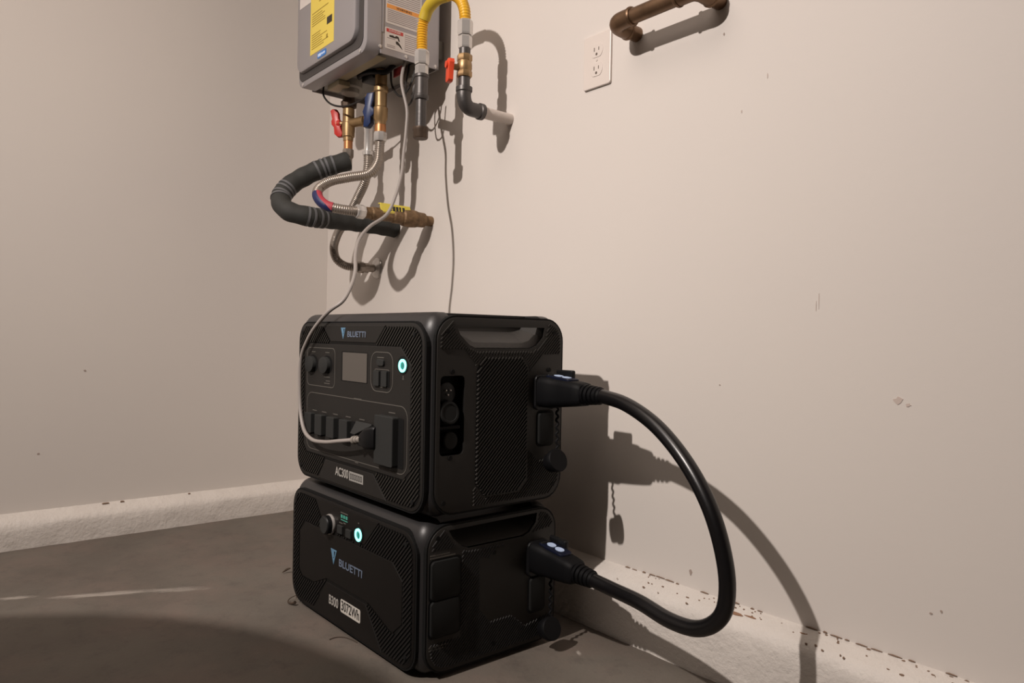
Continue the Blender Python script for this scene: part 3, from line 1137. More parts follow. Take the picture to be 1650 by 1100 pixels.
# status print and two small ports
bm = BM()
for i in range(3):
    prism(bm, rrb(0.236 + i * 0.0100, 0.2275, 0.2435 + i * 0.0100, 0.2340, 0.001, 2), fr, 0.0026, 0.0031)
prism(bm, rrb(0.236, 0.2230, 0.2640, 0.2248, 0.0005, 1), fr, 0.0026, 0.0031)
obj('charge_bars', bm, mat('charge_bar_green', (0.05, 0.22, 0.17), 0.5, emit=(0.05, 0.5, 0.36), estr=0.12), bt)['kind'] = 'stuff'
bm = BM()
for a_, b_, w_ in ((0.250, 0.2380, 0.030), (0.237, 0.2170, 0.014), (0.252, 0.2190, 0.010), (0.3075, 0.2310, 0.004)):
    prism(bm, [(a_ - w_ / 2, b_ - 0.001), (a_ + w_ / 2, b_ - 0.001), (a_ + w_ / 2, b_ + 0.001), (a_ - w_ / 2, b_ + 0.001)], fr, 0.002, 0.0031)
obj('caption_print', bm, M_LINE, bt)['kind'] = 'stuff'
for u_, z_ in ((0.2280, 0.2055), (0.2625, 0.2045)):
    bm = BM()
    prism(bm, rrb(u_, z_ - 0.009, u_ + 0.020, z_ + 0.007, 0.001), fr, 0.002, 0.0070, 0.0008)
    obj('port_cover', bm, M_RUBBER, bt)
power_ring(bt, 0.3085, 0.2090, 0.0028, 0.0128, 0.0122)
# right side of the lower unit
SPB = inset(rrb(0.0165, 0.0125, 0.3085, 0.2615, 0.040, 8), 0.006)
smoothb = [(0.125, 0.196), (0.150, 0.188), (0.165, 0.205), (0.232, 0.218), (0.312, 0.226), (0.312, 0.060), (0.235, 0.048), (0.200, 0.075), (0.150, 0.075), (0.128, 0.10)]
bm = BM()
ribs(bm, SPB, [inset(scoopb, -0.006), [(0.012, 0.222), (0.086, 0.222), (0.086, 0.064), (0.012, 0.064)], smoothb, [(0.05, 0.25), (0.27, 0.252), (0.27, 0.28), (0.05, 0.28)]], sd, 0.0070, 0.0030, 0.0008, 0.0026)
o = obj('side_ribs', bm, M_RIBB, bt)
o['kind'] = 'stuff'
for a_, b_ in ((0.0345, 0.2440), (0.1590, 0.1985), (0.2850, 0.2450), (0.1605, 0.0336)):
    screw(bt, sd, a_, b_, 0.0014)
side_flap(bt, 0.0205, 0.1390, 0.0800, 0.2060, 0.0065)
side_flap(bt, 0.0205, 0.0765, 0.0800, 0.1410 - 0.003, 0.0065)
bm = BM()
for b_, w_ in ((0.2155, 0.040), (0.2112, 0.052), (0.0600, 0.040), (0.0552, 0.030)):
    prism(bm, [(0.020, b_ - 0.0011), (0.020 + w_, b_ - 0.0011), (0.020 + w_, b_ + 0.0011), (0.020, b_ + 0.0011)], sd, 0.001, 0.0018)
obj('side_caption', bm, M_LINE, bt)['kind'] = 'stuff'
side_socket(bt, 0.2625, 0.1710)
side_flap(bt, 0.2440, 0.0700, 0.2790, 0.1350, 0.007)
wave_strap(bt, sd(0.2900, 0.1420, 0.012), sd(0.2800, 0.0560, 0.024), 0.0022)
tether_cap(bt, sd(0.2690, 0.0420, 0.030), (0.93, -0.05, 0.36), 0.0215, 0.026)

# ------------------------------------------------------------------ heavy battery cable
cab = thing('battery_cable', 'thick black looping cable joining the right sides of the two stacked units', 'cable', (1.40, -0.19, 0))
tube('cable', [(1.462, -0.194, 0.4895), (1.490, -0.196, 0.487), (1.547, -0.205, 0.479), (1.620, -0.215, 0.450), (1.688, -0.225, 0.399), (1.731, -0.230, 0.344), (1.753, -0.230, 0.288), (1.761, -0.230, 0.242),
               (1.756, -0.230, 0.205), (1.736, -0.228, 0.180), (1.705, -0.225, 0.164), (1.656, -0.220, 0.159), (1.586, -0.210, 0.165), (1.516, -0.200, 0.165), (1.450, -0.198, 0.169)],
     0.0122, M_CABLE, cab, 18, 0.008)
for ob in (cab.children[0],):
    for v in ob.data.vertices:
        v.co -= Vector((1.40, -0.19, 0))


def connector(p0, p1, zs):
    """plug body from the socket p0 to the strain relief end p1."""
    off = Vector((1.40, -0.19, 0))
    p0, p1 = Vector(p0), Vector(p1)
    a = (p1 - p0).normalized()
    L = (p1 - p0).length
    s = a.cross(Vector((0, 0, 1))).normalized()
    t = s.cross(a)

    def f(x, y, d):
        return p0 + a * d + s * x + t * y - off
    bm = BM()
    secs = [(0.0, 0.050, 0.058), (0.030, 0.050, 0.058), (0.034, 0.046, 0.054), (0.060, 0.045, 0.050), (0.090, 0.043, 0.044), (0.104, 0.040, 0.040), (0.108, 0.034, 0.034)]
    k = 0.108
    rings = []
    for (d, w, h) in secs:
        rings.append([bm.verts.new(f(x, y, d)) for x, y in rr(0, 0, w, h, min(w, h) * 0.26, 3)])
    n = len(rings[0])
    for r0, r1 in zip(rings, rings[1:]):
        for i in range(n):
            bm.faces.new((r0[i], r0[(i + 1) % n], r1[(i + 1) % n], r1[i]))
    bm.faces.new(rings[0])
    bm.faces.new(rings[-1])
    body = obj('connector', bm, M_PLUG, cab, True, 35)
    bm = BM()
    pr = [(k - 0.004, 0.0165)]
    for i in range(4):
        d = k + i * 0.0095
        pr += [(d, 0.0185 - i * 0.0009), (d + 0.0058, 0.0182 - i * 0.0009), (d + 0.0066, 0.0150 - i * 0.0005), (d + 0.0088, 0.0150 - i * 0.0005)]
    pr.append((k + 0.040, 0.0125))
    lathe(bm, pr, p0 - off, a, 20)
    obj('strain_relief', bm, M_PLUG, body, True, 30)
    bm = BM()
    prism(bm, rrb(-0.0150, 0.012, 0.0150, 0.080, 0.010), lambda x, y, d: f(x, 0.0255 + d - max(0, y - 0.03) * 0.11, y), 0.0, 0.0060, 0.0015)
    la = obj('latch_pad', bm, M_LATCH, body)
    for d0 in (0.036, 0.058):
        bm = BM()
        prism(bm, [(0.0075 * math.cos(2 * pi * q / 20), d0 + 0.0098 * math.sin(2 * pi * q / 20)) for q in range(20)], lambda x, y, d: f(x, 0.0255 + d - max(0, y - 0.03) * 0.11, y), 0.0055, 0.0068)
        obj('latch_dot', bm, M_DOT, la, label='pale blue dot')
    bm = BM()
    prism(bm, rrb(-0.0235, 0.012, -0.0135, 0.058, 0.004, 3), lambda x, y, d: f(x, 0.016 + d, y), 0.0, 0.025, 0.003)
    prism(bm, rrb(-0.0135, 0.016, 0.0135, 0.024, 0.003, 3), lambda x, y, d: f(x, 0.016 + d, y), 0.0, 0.018, 0.003)
    obj('latch_lever', bm, M_BLACK, body)


connector((1.335, -0.1925, 0.4860), (1.480, -0.1955, 0.4880), 1)
connector((1.327, -0.1965, 0.1745), (1.475, -0.1985, 0.1680), 1)

# ------------------------------------------------------------------ grey power cord
cord = thing('mains_lead', 'thin grey cord drooping from the water heater to the power station outlets', 'power cord', (1.15, -0.48, 0.40))


def shift(o, off):
    for v in o.data.vertices:
        v.co -= Vector(off)
    return o


CO = (1.15, -0.48, 0.40)
cpts = [(0.712, -0.135, 1.298), (0.742, -0.162, 1.225), (0.764, -0.158, 1.150), (0.768, -0.162, 1.099), (0.787, -0.18, 1.03), (0.813, -0.2, 0.977), (0.830, -0.226, 0.917), (0.834, -0.25, 0.871), (0.842, -0.3, 0.835), (0.870, -0.34, 0.800), (0.910, -0.37, 0.760),
        (0.966, -0.4, 0.714), (0.993, -0.425, 0.679), (1.002, -0.446, 0.652), (0.985, -0.4640, 0.6340), (0.945, -0.4735, 0.604), (0.903, -0.474, 0.572), (0.874, -0.474, 0.536), (0.868, -0.474, 0.477), (0.880, -0.476, 0.419), (0.903, -0.478, 0.385), (0.946, -0.4810, 0.371), (1.012, -0.484, 0.3735), (1.075, -0.486, 0.3830), (1.128, -0.483, 0.3915), (1.145, -0.481, 0.3945)]
shift(tube('cord', cpts, 0.0040, M_CORD, cord, 12, 0.006), CO)
bm = BM()
ax = Vector((0.93, 0.25, 0.16))
lathe(bm, [(0, 0.0072), (0.004, 0.0080), (0.006, 0.0080), (0.007, 0.0062), (0.010, 0.0062), (0.0105, 0.0074), (0.0135, 0.0074), (0.014, 0.0060), (0.017, 0.0060), (0.0175, 0.0070), (0.022, 0.0066)], Vector((1.1270, -0.4830, 0.3910)), ax, 16)
shift(obj('strain_relief', bm, M_CORDD, cord, True, 30), CO)
bm = BM()
prof = [(-0.002, 0.010, 0.016), (0.010, 0.016, 0.030), (0.020, 0.020, 0.040), (0.040, 0.021, 0.042), (0.044, 0.018, 0.038)]
rings = []
X, Y, A = basis(ax)
for (d, w, h) in prof:
    rings.append([bm.verts.new(Vector((1.146, -0.4765, 0.3945)) + A * d + Vector((0, 1, 0)) * x + Vector((0, 0, 1)) * y) for x, y in rr(0, 0, w, h, w * 0.3, 3)])
n = len(rings[0])
for r0, r1 in zip(rings, rings[1:]):
    for i in range(n):
        bm.faces.new((r0[i], r0[(i + 1) % n], r1[(i + 1) % n], r1[i]))
bm.faces.new(rings[0])
bm.faces.new(rings[-1])
shift(obj('plug', bm, M_BLACK, cord, True, 40, 'black plug'), CO)

# ------------------------------------------------------------------ tankless water heater
HX0, HX1, HY0, HY1, HZ = 0.345, 0.740, -0.262, -0.050, 1.284
HTOP = 1.93
wh = thing('water_heater', 'grey wall hung tankless water heater with a yellow energy label on its front', 'water heater', (0.54, 0.0, HZ))
WO = (0.54, 0.0, HZ)


def who(name, bm, m, parent=None, smooth=False, ang=40, label=None):
    return shift(obj(name, bm, m, parent or wh, smooth, ang, label), WO)


def hf(a, b, d):
    return Vector((a, HY0 - d, b))


def hs(a, b, d):
    return Vector((HX1 + d, a, b))


bm = BM()
t_ = 0.004
zc = (HZ + HTOP) / 2
box(bm, (HX1 - t_ / 2, (HY0 + HY1) / 2 + 0.02, zc), (t_, HY1 - HY0 - 0.04, HTOP - HZ))
box(bm, (HX0 + t_ / 2, (HY0 + HY1) / 2 + 0.02, zc), (t_, HY1 - HY0 - 0.04, HTOP - HZ))
box(bm, ((HX0 + HX1) / 2, HY1 - t_ / 2, zc), (HX1 - HX0, t_, HTOP - HZ))
box(bm, ((HX0 + HX1) / 2, (HY0 + HY1) / 2, HTOP), (HX1 - HX0, HY1 - HY0, t_))
who('casing', bm, M_HEATER)
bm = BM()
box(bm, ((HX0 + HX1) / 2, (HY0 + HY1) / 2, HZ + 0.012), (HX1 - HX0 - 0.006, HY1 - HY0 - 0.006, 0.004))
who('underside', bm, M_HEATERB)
bm = BM()
# front cover: flange frame with gasket line and a bulged door
prism(bm, rrb(HX0 - 0.002, HZ - 0.004, HX1 + 0.002, HTOP, 0.030, 7), hf, -0.040, 0.0, 0.004)
who('front_frame', bm, M_HEATER, None, True, 25)
bm = BM()
prism(bm, rrb(HX0 + 0.007, HZ + 0.012, HX1 - 0.014, HTOP - 0.012, 0.024, 7), hf, -0.002, 0.0015)
who('door_gasket', bm, M_GASKET)
bm = BM()
prism(bm, rrb(HX0 + 0.012, HZ + 0.032, HX1 - 0.036, HTOP - 0.03, 0.032, 8), hf, 0.0, 0.013, 0.006)
door = who('front_cover', bm, M_HEATER, None, True, 25)
FD = 0.013
# energy label
bm = BM()
prism(bm, [(0.448, 1.3440), (0.590, 1.3440), (0.590, 1.560), (0.448, 1.560)], hf, FD - 0.001, FD + 0.0005)
yl = who('energy_label', bm, M_YEL, None, label='yellow energy label')
bm = BM()
rnd = random.Random(3)
prism(bm, [(0.458, 1.4520), (0.556, 1.4520), (0.556, 1.4545), (0.458, 1.4545)], hf, FD, FD + 0.0008)
zz = 1.444
while zz > 1.352:
    if not (1.396 < zz < 1.416):
        w_ = rnd.uniform(0.05, 0.10)
        prism(bm, [(0.458, zz), (0.458 + w_, zz), (0.458 + w_, zz + 0.0022), (0.458, zz + 0.0022)], hf, FD, FD + 0.0008)
    zz -= 0.0062
for a_, b_, w_, h_ in ((0.470, 1.512, 0.016, 0.014), (0.510, 1.492, 0.030, 0.014), (0.546, 1.485, 0.012, 0.010), (0.500, 1.475, 0.05, 0.003), (0.546, 1.3645, 0.009, 0.010)):
    prism(bm, [(a_, b_), (a_ + w_, b_), (a_ + w_, b_ + h_), (a_, b_ + h_)], hf, FD, FD + 0.0008)
who('label_print', bm, M_YELT, yl)['kind'] = 'stuff'
bm = BM()
prism(bm, [(0.549, 1.3985), (0.579, 1.3985), (0.579, 1.4175), (0.549, 1.4175)], hf, FD, FD + 0.0009)
who('label_block', bm, M_LBLK, yl)
# blue badge, white sheet
bm = BM()
prism(bm, rrb(0.4945, 1.3225, 0.547, 1.3385, 0.004, 3), hf, FD - 0.001, FD + 0.0008)
bd = who('blue_badge', bm, M_LBLU, None, label='small blue badge')
bm = BM()
prism(bm, rrb(0.4985, 1.3265, 0.5180, 1.3345, 0.002, 2), hf, FD, FD + 0.0011)
prism(bm, rrb(0.5200, 1.3280, 0.5280, 1.3335, 0.001, 2), hf, FD, FD + 0.0011)
prism(bm, rrb(0.5300, 1.3280, 0.5400, 1.3335, 0.001, 2), hf, FD, FD + 0.0011)
who('badge_print', bm, M_LBLW, bd)['kind'] = 'stuff'
bm = BM()
prism(bm, [(0.376, 1.493), (0.447, 1.491), (0.447, 1.60), (0.376, 1.60)], hf, FD - 0.001, FD + 0.0006)
who('white_sheet', bm, M_LWHT, None, label='white paper label')
# side labels
bm = BM()
prism(bm, rrb(-0.2090, 1.3630, -0.1050, 1.560, 0.003, 3), hs, -0.001, 0.0005)
wl = who('warning_label', bm, M_LWHT, None, label='white warning label with orange bands')
bm = BM()
for z_ in (1.4010, 1.4500):
    prism(bm, [(-0.2070, z_), (-0.1075, z_), (-0.1075, z_ + 0.0100), (-0.2070, z_ + 0.0100)], hs, 0.0, 0.0008)
who('orange_band', bm, M_LORG, wl)
for z_ in (1.4061, 1.4551):
    shift(text_obj('band_lettering', 'WARNING', 0.0085, hs(-0.157, z_, 0.0008), (0, 1, 0), (0, 0, 1), M_LBLK, wl, 1.1, 'CENTER'), WO)
bm = BM()
zz = 1.396
while zz > 1.366:
    prism(bm, [(-0.2050, zz), (-0.1100 - rnd.uniform(0, 0.02), zz), (-0.1100, zz + 0.0020), (-0.2050, zz + 0.0020)], hs, 0.0, 0.0008)
    zz -= 0.0045
zz = 1.445
while zz > 1.414:
    prism(bm, [(-0.2050, zz), (-0.1100, zz), (-0.1100, zz + 0.0018), (-0.2050, zz + 0.0018)], hs, 0.0, 0.0008)
    zz -= 0.0050
who('label_print', bm, M_LTXT, wl)['kind'] = 'stuff'
bm = BM()
prism(bm, rrb(-0.2105, 1.3000, -0.1080, 1.3530, 0.003, 3), hs, -0.001, 0.0005)
dl = who('danger_label', bm, M_LWHT, None, label='white label with a red heading')
bm = BM()
prism(bm, [(-0.2070, 1.3415), (-0.1590, 1.3415), (-0.1590, 1.3500), (-0.2070, 1.3500)], hs, 0.0, 0.0008)
who('red_heading', bm, M_LRED, dl)
shift(text_obj('heading_lettering', 'DANGER', 0.0078, hs(-0.183, 1.3458, 0.0008), (0, 1, 0), (0, 0, 1), M_LWHT, dl, 1.1, 'CENTER'), WO)
bm = BM()
prism(bm, [(-0.199, 1.3345), (-0.187, 1.336), (-0.184, 1.3335), (-0.178, 1.3375), (-0.172, 1.336), (-0.170, 1.330), (-0.168, 1.325), (-0.172, 1.3255), (-0.1745, 1.3315), (-0.186, 1.330), (-0.198, 1.3305)], hs, 0.0, 0.0008)
prism(bm, [(-0.180, 1.3235), (-0.174, 1.324), (-0.166, 1.3165), (-0.160, 1.307), (-0.165, 1.310), (-0.171, 1.3145), (-0.179, 1.317)], hs, 0.0, 0.0008)
who('pictogram', bm, M_LBLK, dl)
bm = BM()
for i in range(9):
    z_ = 1.346 - i * 0.0050
    prism(bm, [(-0.154, z_), (-0.112, z_), (-0.112, z_ + 0.0018), (-0.154, z_ + 0.0018)], hs, 0.0, 0.0008)
for z_ in (1.309, 1.305, 1.3265):
    prism(bm, [(-0.205, z_), (-0.182, z_), (-0.182, z_ + 0.0015), (-0.205, z_ + 0.0015)], hs, 0.0, 0.0008)
who('label_print', bm, M_LTXT, dl)['kind'] = 'stuff'
# pressed groove and screws on the side, brackets
bm = BM()
prism(bm, rrb(-0.2200, 1.336, -0.2150, 1.90, 0.002, 3), hs, -0.001, 0.0018, 0.0008)
who('side_groove', bm, M_HEATER)
for a_, b_ in ((-0.2245, 1.300), (-0.150, 1.2925), (-0.060, 1.2900)):
    bm = BM()
    lathe(bm, [(0, 0.0045), (0.0015, 0.0045), (0.0025, 0.003)], hs(a_, b_, 0), (1, 0, 0), 12)
    who('screw', bm, M_STEEL, None, True)
for a_ in (HX1 - 0.030, HX0 + 0.030):
    bm = BM()
    lathe(bm, [(0, 0.0045), (0.0015, 0.0045), (0.0025, 0.003)], hf(a_, HZ + 0.003, 0), (0, -1, 0), 12)
    who('screw', bm, M_STEEL, None, True)
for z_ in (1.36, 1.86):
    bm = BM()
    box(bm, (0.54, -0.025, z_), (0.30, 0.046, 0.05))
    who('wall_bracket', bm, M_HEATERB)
# bottom fittings: bent flange, filter housing, black gland plate, red tag
bm = BM()
box(bm, (0.615, -0.210, HZ - 0.0015), (0.215, 0.028, 0.004), 0.001)
box(bm, (0.470, -0.200, HZ - 0.010), (0.070, 0.034, 0.014), 0.002)
who('bottom_flange', bm, M_ZINC)
bm = BM()
lathe(bm, [(0.03, 0.030), (0.010, 0.033), (-0.008, 0.032), (-0.012, 0.026), (-0.024, 0.025), (-0.028, 0.018)], (0.472, -0.165, HZ), (0, 0, 1), 24)
who('water_filter', bm, M_GREYPL, None, True)
bm = BM()
box(bm, (0.575, -0.150, HZ + 0.000), (0.062, 0.040, 0.026), 0.005)
sweep(bm, spline([(0.515, -0.16, HZ + 0.012), (0.545, -0.175, HZ + 0.008), (0.600, -0.170, HZ + 0.002), (0.645, -0.15, HZ - 0.004), (0.665, -0.14, HZ + 0.012)], 0.006), 0.007, 10)
who('wire_gland', bm, M_BLACK, None, True)
bm = BM()
box(bm, (0.668, -0.128, HZ - 0.004), (0.044, 0.004, 0.022), 0.001)
tg = who('red_tag', bm, mat('faded_red_tag', (0.42, 0.05, 0.05), 0.6, var=0.4, vscale=60), None, label='red tag under the casing')
bm = BM()
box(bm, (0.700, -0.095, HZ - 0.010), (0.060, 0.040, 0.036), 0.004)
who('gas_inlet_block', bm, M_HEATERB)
bm = BM()
sweep(bm, spline([(0.385, -0.205, HZ + 0.01), (0.395, -0.210, HZ - 0.018), (0.430, -0.205, HZ - 0.050), (0.480, -0.190, HZ - 0.066), (0.540, -0.170, HZ - 0.060), (0.600, -0.150, HZ - 0.035), (0.640, -0.14, HZ + 0.01)], 0.006), 0.0028, 8)
sweep(bm, spline([(0.640, -0.135, HZ + 0.01), (0.650, -0.135, HZ - 0.040), (0.690, -0.130, HZ - 0.075), (0.722, -0.12, HZ - 0.045), (0.725, -0.11, HZ + 0.01)], 0.006), 0.0028, 8)
sweep(bm, spline([(0.700, -0.115, HZ + 0.01), (0.700, -0.125, HZ - 0.060), (0.715, -0.13, HZ - 0.105), (0.738, -0.13, HZ - 0.100), (0.748, -0.12, HZ - 0.03)], 0.006), 0.0025, 8)
who('loose_wire', bm, M_WIRE, None, True)

# ------------------------------------------------------------------ gas line
gh = thing('gas_hose', 'yellow corrugated gas hose arching from the wall riser to the heater side', 'hose', (0.90, -0.145, 1.33))
GO = (0.90, -0.145, 1.33)
hp = [(0.816, -0.150, 1.285), (0.815, -0.150, 1.318), (0.818, -0.150, 1.350), (0.834, -0.149, 1.378), (0.870, -0.146, 1.3945), (0.918, -0.142, 1.3915), (0.956, -0.140, 1.370), (0.977, -0.140, 1.338), (0.982, -0.140, 1.300)]
shift(corrugated('hose', hp, 0.0122, 0.0014, 0.0064, M_YHOSE, gh, 18), GO)
bm = BM()
sweep(bm, spline([(0.8225, -0.150, 1.360), (0.836, -0.149, 1.381), (0.870, -0.146, 1.3950), (0.912, -0.142, 1.3925)], 0.004), 0.0148, 16)
shift(obj('hose_sleeve', bm, M_YTAPE, gh, True, label='olive printed sleeve'), GO)
for (x, y, z) in ((0.816, -0.150, 1.286), (0.982, -0.140, 1.310)):
    bm = BM()
    hexnut(bm, (x, y, z), (0, 0, -1), 0.034, 0.0180)
    hexnut(bm, (x, y, z - 0.036), (0, 0, -1), 0.028, 0.0165)
    lathe(bm, [(0, 0.0130), (0.008, 0.0130)], (x, y, z - 0.064), (0, 0, -1), 16)
    shift(obj('flare_nut', bm, M_STEEL, gh), GO)

dleg = thing('drip_leg', 'black iron gas drip leg with a capped end beside the heater', 'gas pipe', (0.816, -0.150, 1.07))
DO = (0.816, -0.150, 1.07)
bm = BM()
lathe(bm, [(0, 0.0165), (0.004, 0.0185), (0.010, 0.0185), (0.012, 0.0160), (0.052, 0.0160), (0.054, 0.0185), (0.060, 0.0185), (0.062, 0.0160)], (0.816, -0.150, 1.166), (0, 0, 1), 22)
lathe(bm, [(0, 0.0150), (0.026, 0.0150), (0.027, 0.0185), (0.034, 0.0185)], (0.816, -0.150, 1.196), (-0.9, 0.4, 0.12), 22)
shift(obj('tee', bm, M_IRONG, dleg, True, 35), DO)
for prof_, org_, ax_ in (([(0, 0.0130), (0.080, 0.0130)], (0.816, -0.150, 1.090), (0, 0, 1)), ([(0, 0.0110), (0.085, 0.0110)], (0.792, -0.139, 1.199), (-0.9, 0.4, 0.12)), ([(0, 0.0118), (0.012, 0.0118)], (0.816, -0.150, 1.225), (0, 0, 1))):
    bm = BM()
    lathe(bm, prof_, org_, ax_, 18)
    shift(obj('nipple', bm, M_IRON, dleg, True), DO)
bm = BM()
lathe(bm, [(0, 0.0165), (0.003, 0.0185), (0.018, 0.0185), (0.020, 0.0198), (0.027, 0.0198), (0.028, 0.0165)], (0.816, -0.150, 1.070), (0, 0, 1), 20)
shift(obj('end_cap', bm, M_BRONZE, dleg, True), DO)

gp = thing('gas_pipe', 'gas riser with a red handled shutoff and an elbow on a white painted wall stub', 'gas pipe', (0.982, 0.0, 1.112))
PO = (0.982, 0.0, 1.112)
bm = BM()
lathe(bm, [(0, 0.0134), (0.096, 0.0134)], (0.981, 0.004, 1.112), (0, -1, 0), 20)
shift(obj('wall_stub', bm, M_PWHITE, gp, True, label='white painted stub'), PO)
bm = BM()
el = [(0.981, -0.088, 1.112), (0.981, -0.108, 1.112), (0.981, -0.124, 1.113), (0.982, -0.135, 1.120), (0.982, -0.140, 1.134), (0.982, -0.140, 1.154)]
sweep(bm, spline(el, 0.005), 0.0165, 20)
lathe(bm, [(0, 0.0190), (0.010, 0.0190), (0.012, 0.0165)], (0.981, -0.086, 1.112), (0, -1, 0), 20)
lathe(bm, [(0, 0.0165), (0.003, 0.0190), (0.012, 0.0190)], (0.982, -0.140, 1.145), (0, 0, 1), 20)
shift(obj('elbow', bm, M_IRON, gp, True, 35), PO)
for prof_, z_ in (([(0, 0.0132), (0.040, 0.0132)], 1.152), ([(0, 0.0132), (0.026, 0.0132)], 1.226)):
    bm = BM()
    lathe(bm, prof_, (0.982, -0.140, z_), (0, 0, 1), 18)
    shift(obj('nipple', bm, M_IRONG, gp, True), PO)
bm = BM()
hexnut(bm, (0.982, -0.140, 1.180), (0, 0, 1), 0.014, 0.0178, 8)
lathe(bm, [(0, 0.0150), (0.006, 0.0172), (0.016, 0.0172), (0.024, 0.0155)], (0.982, -0.140, 1.193), (0, 0, 1), 22)
hexnut(bm, (0.982, -0.140, 1.216), (0, 0, 1), 0.015, 0.0178, 8)
lathe(bm, [(0, 0.007), (0.030, 0.007)], (0.982, -0.146, 1.200), (-0.30, -0.95, 0), 12)
va = shift(obj('valve_body', bm, M_BRASS, gp, True, 35), PO)
bm = BM()
hx, hy = 0.982 - 0.30 * 0.030, -0.146 - 0.95 * 0.030


def lever(bm, c, ex, ez, prof, th):
    c, ex, ez = Vector(c), Vector(ex).normalized(), Vector(ez).normalized()
    nn = ex.cross(ez)
    prism(bm, prof, lambda a, b, d: c + ex * a + ez * b + nn * d, -th / 2, th / 2, th * 0.2)


lever(bm, (hx, hy, 1.200), (0.95, -0.30, 0), (0.06, 0, 1), [(-0.016, 0.006), (-0.012, 0.014), (0.0, 0.018), (0.012, 0.014), (0.016, 0.005), (0.012, -0.006), (0.011, -0.032), (0.006, -0.036), (-0.010, -0.035), (-0.012, -0.028), (-0.012, -0.006)], 0.012)
lathe(bm, [(0, 0.0085), (0.010, 0.0080)], (hx, hy, 1.203), (-0.30, -0.95, 0), 14)
shift(obj('valve_handle', bm, M_REDO, gp, True, 35, 'red handle'), PO)

# ------------------------------------------------------------------ water valves under the heater
hv = thing('hot_water_valve', 'brass valve with a red butterfly handle above the black foam pipe', 'valve', (0.434, -0.15, 1.08))
HO = (0.434, -0.15, 1.08)
X0, Y0 = 0.434, -0.150
bm = BM()
lathe(bm, [(0, 0.0125), (0.012, 0.0135), (0.016, 0.0215), (0.030, 0.0225), (0.034, 0.0180), (0.050, 0.0155), (0.052, 0.0120), (0.075, 0.0120)], (X0, Y0, 1.218), (0, 0, 1), 10)
shift(obj('union_nut', bm, M_BRONZE, hv, True, 25), HO)
bm = BM()
lathe(bm, [(0, 0.0140), (0.010, 0.0145), (0.012, 0.0175), (0.032, 0.0185), (0.050, 0.0185), (0.052, 0.0165), (0.090, 0.0165), (0.092, 0.0150)], (X0, Y0, 1.138), (0, 0, 1), 22)
lathe(bm, [(0, 0.0130), (0.045, 0.0130), (0.046, 0.0145), (0.060, 0.0145)], (X0, Y0, 1.188), (0.93, 0.36, 0), 18)
lathe(bm, [(0, 0.0075), (0.036, 0.0075)], (X0, Y0, 1.188), (-0.75, -0.66, 0), 14)
shift(obj('valve_body', bm, M_BRASS, hv, True, 35), HO)
bm = BM()
lathe(bm, [(0, 0.0125), (0.032, 0.0125)], (X0, Y0, 1.112), (0, 0, 1), 18)
shift(obj('copper_sleeve', bm, M_COPPER, hv, True, label='copper sleeve'), HO)
bm = BM()
hexnut(bm, (X0, Y0, 1.090), (0, 0, 1), 0.024, 0.0165, 8)
lathe(bm, [(0, 0.0120), (0.040, 0.0120)], (X0, Y0, 1.055), (0, 0, 1), 18)
shift(obj('hose_nut', bm, M_STAIN, hv, True, 30), HO)
bm = BM()
hx, hy = X0 - 0.75 * 0.035, Y0 - 0.66 * 0.035
lever(bm, (hx, hy, 1.1895), (0.75, 0.66, 0.0), (-0.16, -0.14, 1), [(-0.011, 0.036), (-0.003, 0.041), (0.008, 0.040), (0.012, 0.030), (0.010, 0.012), (0.015, 0.004), (0.014, -0.006), (0.010, -0.012), (0.013, -0.030), (0.008, -0.040), (-0.004, -0.041), (-0.012, -0.032), (-0.010, -0.012), (-0.015, -0.004), (-0.014, 0.006), (-0.010, 0.012)], 0.014)
lathe(bm, [(0, 0.011), (0.009, 0.010)], (hx + 0.008, hy + 0.007, 1.1885), (-0.75, -0.66, 0), 14)
shift(obj('butterfly_handle', bm, M_RED, hv, True, 35, 'red butterfly handle'), HO)

bv = thing('blue_handle_valve', 'slim valve with a dark blue handle between the two brass valves', 'valve', (0.553, -0.15, 1.07))
BO = (0.553, -0.15, 1.07)
X1 = 0.553
bm = BM()
lathe(bm, [(0, 0.007), (0.048, 0.007)], (X1, -0.15, 1.180), (0.90, -0.40, 0), 12)
lathe(bm, [(0, 0.0115), (0.020, 0.0115), (0.024, 0.0140), (0.050, 0.0140), (0.054, 0.0110), (0.090, 0.0110)], (X1, -0.15, 1.150), (0, 0, 1), 18)
shift(obj('valve_body', bm, M_BRASS, bv, True, 35), BO)
bm = BM()
lathe(bm, [(0, 0.0145), (0.010, 0.0150), (0.012, 0.0122), (0.068, 0.0122), (0.070, 0.0135), (0.080, 0.0135)], (X1, -0.15, 1.076), (0, 0, 1), 18)
shift(obj('chrome_sleeve', bm, M_STEEL, bv, True, 35, 'bright steel sleeve'), BO)
bm = BM()
lever(bm, (X1 + 0.042, -0.172, 1.180), (0.80, 0.60, 0.0), (0.22, 0.08, 1), [(-0.013, 0.050), (0.007, 0.052), (0.010, 0.030), (0.008, 0.014), (0.017, 0.006), (0.019, -0.008), (0.012, -0.014), (0.015, -0.030), (0.008, -0.042), (-0.006, -0.040), (-0.009, -0.014), (-0.016, 0.0), (-0.013, 0.018), (-0.017, 0.036)], 0.022)
shift(obj('handle', bm, M_BLUE, bv, True, 35, 'dark blue handle'), BO)

